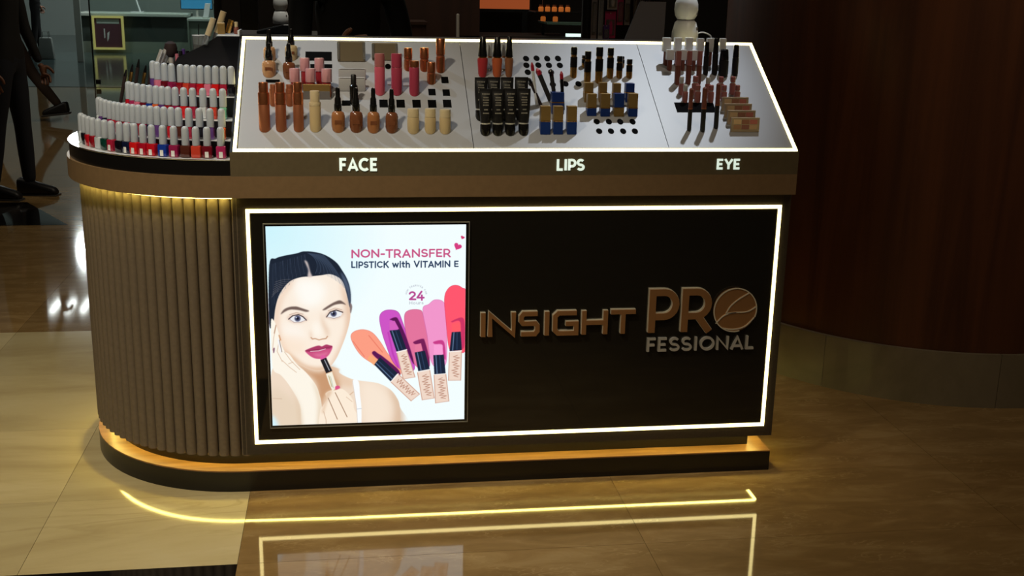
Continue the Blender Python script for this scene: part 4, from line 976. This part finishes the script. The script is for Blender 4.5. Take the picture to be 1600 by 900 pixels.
place(bmas, 'black_mascara', 'mascara', ITEMS['black_mascara'], ['slim black mascara next to the third slim brown tube', 'tallest black mascara standing against the white caps', 'thick black mascara, widest of the black ones', 'black mascara nearest the glowing end line of the display'], 'black mascaras')
def mini(t, h, w):
    r = w/2
    part(t, 'bottle', [(r*.9, 0), (r, .003), (r, h*.55), (r*.7, h*.6)], 'mini_mauve', sl=SL)
    part(t, 'neck', [(r*.72, h*.6), (r*.72, h*.66)], 'silver')
    part(t, 'cap', [(r*.8, h*.66), (r*.8, h-.002), (r*.6, h), (0, h)], 'mini_mauve' if w > .0185 else 'silver')
place(mini, 'liquid_shadow', 'eyeshadow', ITEMS['mini_rear'], [f'small mauve liquid eyeshadow in the rear row, {ORD[i]} from the lips section' for i in range(5)], 'mauve liquid eyeshadows in the rear row')
place(mini, 'liquid_shadow', 'eyeshadow', ITEMS['mini_front'], [f'small mauve liquid eyeshadow in the nearer row, {ORD[i]} from the lips section' for i in range(5)], 'mauve liquid eyeshadows in the nearer row')
def pen(t, h, w):
    r = w/2
    part(t, 'barrel', [(r*.85, 0), (r, .003), (r, h*.5)], 'rubber_black', sl=SL, n=12)
    part(t, 'ring', [(r*1.04, h*.5), (r*1.04, h*.53)], 'copper_dull', n=12)
    part(t, 'cap', [(r, h*.53), (r*.95, h-.004), (r*.4, h), (0, h)], 'brow_brown', n=12)
place(pen, 'eyeliner_pen', 'eyeliner', ITEMS['pen'], [f'dark eyeliner pen standing at the front, {ORD[i]} from the lips section' for i in range(3)], 'eyeliner pens')
def pal(t, h, w):
    bpart(t, 'case', -w/2, w/2, -.004, .005, 0, h, 'palette_case', .001)
    for j in range(2):
        for i in range(3):
            x0 = -w*.42+i*w*.285
            bpart(t, 'pan', x0, x0+w*.265, -.0046, -.0035, h*(.14+.38*j), h*(.14+.38*j+.33), 'pan_%d' % (i+3*j), .0004)
place(pal, 'eyeshadow_palette', 'palette', ITEMS['palette'], ['beige eyeshadow palette with six pans, front of the four', 'beige eyeshadow palette, second of four from the front', 'beige eyeshadow palette, third of four from the front', 'beige eyeshadow palette, rearmost of the four'], 'beige eyeshadow palettes')

# ================================================================ things on the ridge and on the rear of the round end
ZR = 1.2977
def baby_cam(loc, label, s=1.):
    t = thing('security_camera', label, 'camera', loc)
    obj('foot', lathe([(.040*s, 0), (.0435*s, .006*s), (.0425*s, .03*s), (.0345*s, .060*s), (.0275*s, .0665*s), (.012*s, .068*s)], 28), 'white_plastic', t, smooth=True)
    hd = obj('head', lathe([(.0, .0665*s), (.028*s, .070*s), (.0355*s, .082*s), (.0385*s, .1*s), (.0375*s, .118*s), (.032*s, .134*s), (.02*s, .146*s), (0, .1505*s)], 28), 'white_plastic', t, smooth=True)
    obj('seam', tube([(.0285*s*math.cos(a), .0285*s*math.sin(a), .0678*s) for a in np.linspace(0, 2*math.pi, 33)], .0009*s, 5), 'grey_dark', t)
    obj('lens', lathe([(.0, 0), (.013*s, 0), (.014*s, .002*s), (.011*s, .004*s), (0, .004*s)], 18), 'cap_black', hd, (0, .0345*s, .112*s), (R_(-80), 0, 0))
    obj('speaker_slot', bx(.028*s, .034*s, -.0290*s, -.0262*s, .036*s, .046*s, .0004), 'grey_dark', t)
    obj('button', bx(.0285*s, .0315*s, -.0262*s, -.024*s, .084*s, .090*s, .0004), 'grey_dark', hd)
    return t
baby_cam((1.378, .5, ZR), 'white two-ball security camera on the ridge above the mascaras')
tag(obj('power_cable', tube(curve([(1.418,.5,1.322),(1.432,.5,1.326),(1.45,.505,1.324),(1.468,.51,1.315),(1.474,.515,1.3005),(1.50,.56,1.3005)]), .0024, 8), 'white_plastic', smooth=True), 'short white power cable curling from the security camera', 'cable')
def rearz(y): return 1.2935-(y-.568)*.6
TB = thing('tablet', 'dark tablet propped with its back to us beside the security camera', 'tablet', (1.29, .70, rearz(.70)+.022))
bm = yprism([(-.085, .006), (.075, .006), (.095, .185), (.0, .185)], -.004, .004, .001)
o = obj('case', bm, 'blue_black', TB, None, (R_(-14), 0, R_(6))); obj('stand', bx(-.03, .05, .02, .03, -.02, .09), 'satin_black', TB, None, (R_(-30), 0, 0))
# items standing on the upper platform behind the polish rows, and the little shelf by the ridge
PZ = 1.139
t = thing('clear_shelf', 'small pale shelf on the ridge holding gold and cream tubes', 'shelf', (-.07, .505, 1.2968))
obj('plate', bx(-.034, .034, -.045, .05, 0, .004, .001), 'tray_white', t); obj('lip', bx(.028, .034, -.045, .05, .004, .018, .001), 'tray_white', t)
def leaning(name, label, base, lx, lz, w, m, cat, capm=None):
    t = thing(name, label, cat, base); A, B = Vector((0, 0, w*.25)), Vector((lx, 0, lz)); M = A+(B-A)*.35
    obj('tube', tube([A, M], w/2, 10), capm or m, t, smooth=True); obj('cap', tube([M, B], [w/2*1.05, w/2*.98], 10), m, t, smooth=True)
leaning('sample_tube', 'pale cream tube leaning off the little shelf, shorter of two', (-.150, .54, 1.262), .03, .085, .018, 'cream_cap', 'tube', 'clear_plastic')
leaning('sample_tube', 'long cream tube leaning off the little shelf, longer of two', (-.125, .56, 1.262), .035, .105, .02, 'cream', 'tube', 'clear_plastic')
t = thing('gold_box', 'small gold carton on the little shelf by the ridge', 'box', (-.094, .505, 1.3012)); obj('carton', bx(-.011, .011, -.009, .009, 0, .032, .001), 'gold_box', t); obj('flap', bx(-.0105, .0105, -.0092, .0092, .0322, .034, .0005), 'cream', t)
leaning('gold_tube', 'gold tube leaning on the little shelf by the ridge', (-.075, .505, 1.3012), .012, .042, .016, 'gold', 'tube')
t = thing('sample_bottle', 'small brown bottle with pale cap on the little shelf', 'bottle', (-.05, .515, 1.3012)); part(t, 'bottle', [(.007, 0), (.008, .002), (.008, .018), (.005, .022)], 'brow_brown'); part(t, 'cap', [(.006, .022), (.006, .036), (0, .037)], 'cream_cap')
t = thing('brush_cup', 'clear cup with a thin dark brush on the rear of the polish stand', 'cup', (-.175, .64, 1.2005))
obj('cup', lathe([(.02, .0), (.022, .002), (.024, .088), (.0225, .088), (.0205, .004), (0, .004)], 20), 'clear_plastic', t, smooth=True); obj('rim', tube([(.0235*math.cos(a), .0235*math.sin(a), .089) for a in np.linspace(0, 6.2832, 25)], .0016, 6), 'tray_white', t)
obj('sleeve', lathe([(.0212, .004), (.0222, .06)], 20), 'cloth_charcoal', t)
t = thing('eye_brush', 'thin dark brush standing in the clear cup', 'brush', (-.183, .64, 1.2065)); obj('handle', tube([(0,0,0), (.006,0,.118)], [.0022, .0012], 6), 'cap_black', t)
t = thing('powder_brush', 'big round dark powder brush on the rear of the polish stand', 'brush', (-.262, .60, PZ)); obj('head', lathe([(0, .082), (.008, .084), (.0185, .096), (.021, .112), (.017, .126), (.008, .132), (0, .133)], 18), 'brush_dark', t, smooth=True); obj('ferrule', lathe([(.0065, .05), (.008, .086)], 12), 'silver', t); obj('handle', lathe([(.004, 0), (.007, .02), (.0062, .05)], 12), 'cap_black', t)
for i, (x, y, rot) in enumerate(((-.315, .57, 25), (-.306, .59, 30), (-.297, .61, 35), (-.288, .635, 40))):
    t = thing('silver_tube', f'slanted silver and black tube behind the top polish row, {ORD[i]} from the outer side', 'tube', (x, y, PZ+.004), 0, 'silver tubes behind the polishes')
    obj('tube', tube([(0, 0, .004), (.012, 0, .06)], .006, 10), 'cap_black', t, smooth=True); obj('cap', tube([(.012, 0, .06), (.03, 0, .104)], .0065, 10), 'silver', t, smooth=True)
for i, (x, y, m, h) in enumerate(((-.242, .585, 'pink_item', .095), (-.228, .57, 'brow_brown', .105), (-.222, .588, 'pack_purple', .11), (-.208, .575, 'mini_mauve', .105))):
    t = thing('mini_bottle', f'small {("pink", "brown", "purple", "dusty mauve")[i]} bottle behind the top polish row', 'bottle', (x, y, PZ)); part(t, 'bottle', [(.007, 0), (.008, .003), (.008, h*.6), (.004, h*.65)], m); part(t, 'cap', [(.0058, h*.65), (.0055, h), (0, h+.001)], 'cap_black' if i % 2 else m)
for i in range(9):
    x, y = -.445+.019*i, .66+.010*i; zb = 1.0355 if math.hypot(x-XL, y-YC) > .38 else 1.0825; m = 'gold' if i in (1, 3) else 'cloth_charcoal' if i % 2 else 'brush_dark'
    t = thing('kohl_pencil', f'{"gold" if i in (1, 3) else "dark"} kohl pencil standing at the rear of the polish stand, {ORD[i]} of nine', 'pencil', (x, y, zb), 0, 'kohl pencils at the rear of the polish stand')
    L_ = 1.178+.004*i+.012*(i % 3)-zb; obj('barrel', tube([(0, 0, .002), (.028, 0, L_*.85)], .0055, 8), m, t, smooth=True); obj('tip', tube([(.028, 0, L_*.85), (.033, 0, L_)], [.0055, .002], 8), 'cap_black', t, smooth=True)

# ================================================================ people
def skinned(name, joints, edges, m, parent, root=0, sub=2):
    """one continuous surface grown round a skeleton; joints: (x, y, z, rx, ry)"""
    me = bpy.data.meshes.new(name); me.from_pydata([j[:3] for j in joints], edges, [])
    o = bpy.data.objects.new(name, me); COL.objects.link(o)
    md = o.modifiers.new('skin', 'SKIN'); md.use_smooth_shade = True
    for i, j in enumerate(joints):
        sv = me.skin_vertices[0].data[i]; sv.radius = (j[3], j[4] if len(j) > 4 else j[3]); sv.use_root = (i == root)
    s = o.modifiers.new('sub', 'SUBSURF'); s.levels = sub; s.render_levels = sub
    dg = bpy.context.evaluated_depsgraph_get(); me2 = bpy.data.meshes.new_from_object(o.evaluated_get(dg)); bpy.data.objects.remove(o); bpy.data.meshes.remove(me)
    for p in me2.polygons: p.use_smooth = True
    return obj(name, me2, m, parent)
def person(label, loc, rz, top, bottom, legs, arms, group=None, hair='hair', lean=0., H=1.72, phone=False):
    """a clothed figure facing +x; legs and arms give swing angles (hip, knee) and (shoulder, elbow, outward) in degrees for each side"""
    t = thing('person', label, 'person', loc, rz, group); k = H/1.72
    J, E_ = [], []
    def add(p, r, r2=None, link=None):
        J.append((p[0]*k, p[1]*k, p[2]*k, r*k, (r2 or r)*k))
        if link is not None: E_.append((link, len(J)-1))
        return len(J)-1
    hz = .90; drop = 0
    L1, L2 = .43, .42
    feet = [-(L1*math.cos(R_(h))+L2*math.cos(R_(h-kn))) for h, kn in legs]
    hz = -min(feet)+.085
    pel = add((0, 0, hz), .135, .10)
    wai = add((.01+lean*.2, 0, hz+.17), .115, .085, pel); che = add((.015+lean*.6, 0, hz+.36), .15, .1, wai); upp = add((.0+lean, 0, hz+.49), .11, .075, che)
    nek = add((.005+lean*1.1, 0, hz+.575), .052, .052, upp); hd0 = add((.02+lean*1.2, 0, hz+.65), .062, .07, nek); hd1 = add((.03+lean*1.3, 0, hz+.73), .078, .088, hd0); hd2 = add((.02+lean*1.3, 0, hz+.81), .058, .066, hd1)
    ank = []
    for s, (h, kn) in zip((1, -1), legs):
        hip = add((0, .095*s, hz-.06), .088, .088, pel)
        kx, kz = L1*math.sin(R_(h)), -L1*math.cos(R_(h)); ax, az = kx+L2*math.sin(R_(h-kn)), kz-L2*math.cos(R_(h-kn))
        mid = add((kx*.5, .1*s, hz-.06+kz*.5+.02), .078, .078, hip); kn_ = add((kx, .1*s, hz-.02+kz), .058, .06, mid)
        cal = add(((kx*.6+ax*.4), .1*s, hz-.02+kz*.6+az*.4), .056, .058, kn_); an = add((ax, .1*s, hz-.01+az), .043, .045, cal); ank.append((ax*k, .1*s*k, (hz-.01+az)*k, h-kn))
    hands = []
    for s, (sh, el, ow) in zip((1, -1), arms):
        b0 = add((lean, .185*s, hz+.475), .058, .058, upp); U, F = .28, .25
        sw = math.cos(R_(ow))
        ex, ey, ez = lean+U*math.sin(R_(sh))*sw, (.205+U*math.sin(R_(ow)))*s, hz+.45-U*math.cos(R_(sh))*sw
        inw = -.35 if el > 60 else 0
        fx, fz = F*math.sin(R_(sh+el)), -F*math.cos(R_(sh+el)); fy = F*inw*s; q = math.sqrt(1-inw*inw)
        m_ = add(((lean+ex)/2, (.195*s+ey)/2, (hz+.475+ez)/2), .05, .05, b0); e = add((ex, ey, ez), .042, .042, m_); wr = add((ex+fx*q, ey+fy, ez+fz*q), .028, .03, e)
        d = Vector((fx*q, fy, fz*q)).normalized(); hands.append((Vector(J[wr][:3]), d, s))
    b = skinned('body', J, E_, [top, bottom, 'skin'], t)
    for p in b.data.polygons:
        z = p.center.z/k
        p.material_index = 1 if z < hz-.02 else 2 if z > hz+.56 else 0
    # hands: palm, four fingers and a thumb, gently curled
    for W_, d, s in hands:
        side = Vector((0, 1, 0)).cross(d); side = side.normalized() if side.length > .2 else Vector((1, 0, 0)); nrm = d.cross(side).normalized()
        jj = [(*W_, .026, .02), (*(W_+d*.05), .036, .016), (*(W_+d*.09), .038, .014)]; ee = [(0, 1), (1, 2)]
        for f, (o_, ln) in enumerate(((-.028, .062), (-.009, .072), (.010, .067), (.028, .052))):
            a0 = W_+d*.092+side*o_; a1 = a0+d*ln*.5-nrm*s*.012; a2 = a1+d*ln*.35-nrm*s*.024; i0 = len(jj)
            jj += [(*a0, .0095), (*a1, .0088), (*a2, .0075)]; ee += [(2, i0), (i0, i0+1), (i0+1, i0+2)]
        a0 = W_+d*.035-side*.036; a1 = a0+d*.032-side*.022; a2 = a1+d*.028-side*.004; i0 = len(jj); jj += [(*a0, .013), (*a1, .0105), (*a2, .009)]; ee += [(1, i0), (i0, i0+1), (i0+1, i0+2)]
        obj_h = skinned('hand', jj, ee, 'skin', t, 0, 1)
    # head details and hair
    hx, hzz = J[hd1][0], J[hd1][2]
    obj('nose', lathe([(.016, -.02), (.012, .0), (.004, .03)], 8), 'skin', t, (hx+.085*k, 0, hzz), (0, R_(-12), 0), smooth=True)
    for s in (1, -1):
        obj('ear', lathe([(0, -.03), (.014, -.02), (.017, .008), (.010, .028), (0, .032)], 8, sx=.5), 'skin', t, (hx-.005, s*.08*k, hzz-.005), smooth=True)
        obj('eye', lathe([(0, -.008), (.008, 0), (0, .008)], 8), 'cap_black', t, (hx+.076*k, s*.03*k, hzz+.018))
    obj('mouth', bx(-.004, .004, -.022, .022, -.004, .004, .002), 'mauve_cap', t, (hx+.074*k, 0, hzz-.05))
    hb = lathe([(.088, -.03), (.098, .02), (.094, .07), (.07, .105), (.03, .12), (0, .122)], 18)
    for v in hb.verts:
        if v.co.x > .045: v.co.x = .045+(v.co.x-.045)*.3; v.co.z = max(v.co.z, .045)
    obj('hair', hb, hair, t, (hx-.012, 0, hzz), smooth=True)
    for (ax, ay, az, ang) in ank:
        sh = bx(-.085, .185, -.046, .046, -.075, .045, .03, 3)
        for v in sh.verts:
            f = (v.co.x+.085)/.27
            if v.co.z > -.02: v.co.z -= max(0, f-.35)*.115
            v.co.y *= 1-.25*max(0, f-.6)
        so = obj('shoe', sh, 'shoe_dark', t, (ax, ay, az-.0), (0, R_(min(0, ang)*-.2 if ang < 0 else 0), 0), smooth=True)
        obj('sole', bx(-.088, .19, -.048, .048, -.085, -.066, .006, 2), 'shoe_sole', so, smooth=True)
    return t, hands, k
person('person in dark jacket and navy trousers standing in the brown aisle', (-1.9, 4.78, 0), R_(-8), 'cloth_black', 'cloth_navy', [(4, 2), (-7, 2)], [(8, 12, 6), (-4, 10, 6)])
person('person in brown trousers and dark top striding away past the standing person', (-2.98, 8.85, 0), R_(176), 'cloth_charcoal', 'cloth_brown', [(20, 6), (-24, 12)], [(-20, 18, 6), (22, 20, 6)])
person('person in black standing inside the open shop doorway', (-5.0, 18.2, 0), R_(20), 'cloth_black', 'cloth_black', [(4, 0), (-5, 3)], [(6, 12, 5), (10, 70, 5)])
person('person in black standing right behind the make-up counter, forearm raised', (.295, 1.68, 0), R_(286), 'cloth_black', 'cloth_black', [(2, 0), (-3, 2)], [(14, 20, 6), (25, 80, 4)], H=1.74)

t = thing('tote_bag', 'pale bag standing on the shop floor by the person in the doorway', 'bag', (-4.72, 17.6, 0)); bm = bx(-.13, .13, -.06, .06, 0, .36, .02)
for v in bm.verts: v.co.x *= 1-.25*v.co.z/.36
obj('sack', bm, 'bag_white', t, smooth=True)
for s in (-1, 1): obj('handle', tube([(-.06, s*.05, .34), (-.05, s*.04, .46), (.05, s*.04, .46), (.06, s*.05, .34)], .008, 6), 'bag_white', t)

# ================================================================ the shop at the back
t = thing('glass_screen', 'large frameless greenish glass pane across the shop front', 'glass panel', (-2.98, 12.72, 0))
obj('pane', bx(0, 1.78, 0, .012, .01, 2.6), 'glass', t); obj('clamp', bx(.02, .08, -.012, .024, .03, .09, .004), 'satin_black', t); obj('edge_strip', bx(-.004, .012, -.004, .016, .0, 2.6), 'satin_black', t)
struct(obj('door_1', bx(-4.10, -4.0, 17.0, 17.06, 0, 2.6, .005), 'shop_desk'))
D0 = thing('service_desk', 'long pale desk with recessed dark front inside the shop', 'desk', (-3.6, 19.4, 0))
obj('top', bx(-1.0, 1.0, 0, .9, .66, .72, .01), 'shop_desk', D0); obj('front_board', bx(-1.0, 1.0, .06, .10, 0, .66), 'desk_panel', D0); obj('plinth_rail', bx(-1.0, 1.0, .03, .06, 0, .2), 'desk_front', D0)
obj('end_panel', bx(-1.0, -.94, 0, .9, 0, .66), 'shop_desk', D0)
D1 = thing('display_table', 'pale display table carrying phones beside the long desk', 'table', (-2.05, 19.2, 0))
obj('top', bx(-.53, .62, 0, .9, .60, .65, .008), 'shop_desk', D1); obj('front_board', bx(-.5, .62, .03, .06, 0, .6), 'desk_front', D1); obj('end_panel', bx(-.53, -.5, 0, .9, 0, .6), 'desk_front', D1)
for i, (x, lean_, m) in enumerate(((-2.26, .05, 'white_plastic'), (-2.06, .0, 'device_black'), (-1.90, -.03, 'screen_blue'), (-1.70, -.08, 'device_black'), (-1.50, -.08, 'device_black'))):
    p = thing('phone', f'phone on a stand on the display table, {ORD[i]} from the blue screen', 'phone', (x, 19.4, .651), 0, 'phones on the display table')
    obj('slab', yprism([(-.05, .015), (.05, .015), (.05+lean_, .27), (-.05+lean_, .27)], -.012, .012, .004), m, p); obj('foot', bx(-.06, .06, -.03, .06, 0, .016, .003), 'shop_desk', p)
t = thing('monitor', 'wide blue lit screen standing at the back of the display table', 'monitor', (-2.48, 19.95, .651)); obj('panel', bx(-.3, .3, -.015, .015, .14, .46, .004), 'device_black', t); obj('picture', bx(-.285, .285, -.018, -.015, .155, .445), 'screen_blue', t); obj('foot', bx(-.1, .1, -.06, .06, 0, .012), 'silver', t); obj('neck', bx(-.02, .02, .0, .02, .012, .16), 'silver', t)
t = thing('desk_lamp_arm', 'pale angled stand on the long desk', 'stand', (-3.55, 19.8, .721)); obj('base', bx(-.12, .12, -.08, .08, 0, .02), 'white_plastic', t); obj('arm', tube([(.05, 0, .02), (-.05, 0, .35)], .015, 6), 'white_plastic', t)
S = thing('framed_sign', 'maroon notice in a glowing yellow frame on the desk front', 'sign', (-4.02, 19.36, .06))
for q in ((-.28, .28, .57, .61), (-.28, .28, 0, .04), (-.28, -.24, .04, .57), (.24, .28, .04, .57)): obj('frame', bx(q[0], q[1], -.03, .01, q[2], q[3]), 'sign_frame_yellow', S)
n_ = obj('notice', bx(-.24, .24, -.01, .0, .04, .57), 'sign_maroon', S); obj('heading', bx(-.2, .2, -.013, -.01, .47, .55), 'shop_desk', n_)
obj('pale_mark', yprism([(-.08, .38), (-.06, .38), (-.06, .22), (-.08, .2)], -.013, -.01), 'label_white', n_); obj('pale_mark', yprism([(-.02, .30), (.02, .33), (.0, .2), (-.03, .14)], -.013, -.01), 'label_white', n_)

# ================================================================ other counters behind
CT = thing('back_counter', 'low black counter behind the kiosk carrying another security camera', 'counter', (-.02, 2.3, 0)); obj('cabinet', bx(-.2, .17, -.2, .25, .0, 1.2, .004), 'satin_black', CT)
obj('top', bx(-.21, .18, -.21, .26, 1.2, 1.22, .003), 'cloth_charcoal', CT)
t = thing('payment_terminal', 'tilted dark terminal on the black counter under the far camera', 'terminal', (-.02, 2.25, 1.2205)); obj('body', yprism([(-.09, 0), (.06, 0), (.06, .042), (.03, .042), (-.09, .012)], -.05, .05, .003), 'device_black', t)
baby_cam((-.005, 2.3, 1.263), 'white two-ball security camera on the black counter further back', .86)
LC = thing('lit_counter', 'dark counter with lit teal shelf and amber jars far behind', 'counter', (1.8, 6.0, 0))
obj('cabinet', bx(-.62, .62, .12, .7, 0, 1.02), 'satin_black', LC); obj('top_board', bx(-.62, .3, 0, .7, 1.02, 1.04), 'cloth_charcoal', LC)
obj('glass_shelf', bx(.08, .62, .0, .45, 1.135, 1.155, .003), 'shelf_teal', LC); obj('glow_strip', bx(.24, .62, .0, .05, 1.043, 1.066), 'strip_glow', LC)
for x in (.1, .6): obj('upright', bx(x-.01, x+.01, .3, .32, 1.04, 1.8), 'satin_black', LC)
obj('upper_shelf', bx(.0, .62, .1, .45, 1.222, 1.232, .002), 'satin_black', LC)
for i in range(7):
    x = 1.86+.055*i if i < 5 else 1.88+.1*(i-5); z = 1.2325 if i < 5 else 1.1555
    t = thing('amber_jar', f'small glowing amber jar on the {"upper" if i < 5 else "teal"} shelf, {ORD[i if i < 5 else i-5]} from the poster', 'jar', (x, 6.2, z), 0, 'amber jars on the lit counter')
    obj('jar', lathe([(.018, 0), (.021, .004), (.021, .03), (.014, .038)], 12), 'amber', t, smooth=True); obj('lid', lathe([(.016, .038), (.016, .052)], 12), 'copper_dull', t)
PO = thing('light_poster', 'orange-brown lit poster with teal edge far behind the lip glosses', 'poster', (1.78, 8.0, 0)); obj('box', bx(-.29, .29, 0, .06, 1.17, 2.1), 'satin_black', PO); obj('print', bx(-.23, .27, -.004, 0, 1.2, 2.05), 'orange_print', PO); obj('teal_edge', bx(-.30, -.235, -.006, 0, 1.18, 2.08), 'teal_glow', PO); obj('leg', bx(-.25, -.2, 0, .06, 0, 1.17), 'satin_black', PO); obj('leg', bx(.2, .25, 0, .06, 0, 1.17), 'satin_black', PO)
HR = thing('hanging_rack', 'dark rack of hooks behind the counter hung with small packs', 'rack', (1.68, 2.6, 0)); obj('base', bx(-.2, .2, -.18, .18, 0, .02, .004), 'satin_black', HR); obj('post', bx(-.2, -.17, .06, .09, .02, 1.75), 'satin_black', HR); obj('post', bx(.17, .2, .06, .09, .02, 1.75), 'satin_black', HR); obj('back_panel', bx(-.17, .17, .07, .08, .6, 1.75), 'cloth_charcoal', HR)
PK = [(1.51, 1.2, .028, .26, 'pack_grey'), (1.548, 1.19, .024, .30, 'grey_card'), (1.60, 1.205, .055, .13, 'pack_pink'), (1.575, 1.2, .03, .07, 'pack_purple'), (1.645, 1.27, .03, .16, 'pack_pink'), (1.685, 1.27, .026, .15, 'grey_card'), (1.72, 1.30, .024, .14, 'pack_grey'), (1.755, 1.315, .024, .12, 'grey_card'), (1.79, 1.33, .022, .12, 'pack_grey'), (1.60, 1.345, .05, .1, 'grey_card')]
PN = ['grey pack hanging nearest the amber jars', 'long pale pack hanging second on the rack', 'bright pink pack hanging low on the rack', 'small purple pack hanging by the bright pink one', 'pink pack hanging higher beside the bright pink one', 'pale pack hanging in the middle of the rack', 'grey pack hanging just past the middle pale pack', 'narrow pale pack hanging near the dark tablet', 'narrow grey pack hanging last on the rack', 'pale pack hanging above the bright pink pack']
for i, ((x, z, w, h, m), lab) in enumerate(zip(PK, PN)):
    y = 2.52+.015*(i % 3); t = thing('hanging_pack', lab, 'pack', (x, y, z), 0, 'packs on the hanging rack')
    obj('card', bx(-w/2, w/2, .004, .006, 0, h), m, t); obj('blister', bx(-w*.38, w*.38, -.008, .004, h*.1, h*.7, .003), 'clear_plastic', t); obj('product', lathe([(w*.2, h*.14), (w*.24, h*.4), (w*.16, h*.66)], 8), m, t, (0, -.0, 0), smooth=True); obj('hook', tube([(0, 2.672-y, h*.93), (0, .0, h*.93)], .0025, 6), 'silver', t)
t = thing('thin_post', 'thin pale metal post in front of the timber wall', 'post', (1.12, 5.5, 0)); obj('rod', lathe([(.012, .012), (.012, 1.22), (0, 1.225)], 8), 'silver', t); obj('foot', lathe([(.08, 0), (.08, .012), (.014, .014)], 16), 'silver', t)
t = thing('small_lamp', 'small glowing white lamp box on a dark ledge', 'lamp', (.655, 5.2, 1.175)); obj('shade', bx(-.022, .022, -.02, .02, .01, .075, .005), 'lamp_glow', t); obj('base', bx(-.025, .025, -.022, .022, 0, .01), 'satin_black', t)
t = thing('dark_ledge', 'dark cabinet with ledge below the small glowing lamp', 'cabinet', (.76, 5.25, 0)); obj('cabinet', bx(-.14, .1, -.12, .3, 0, 1.155), 'dark_wood', t); obj('top', bx(-.15, .11, -.13, .31, 1.155, 1.1745), 'dark_wood', t)
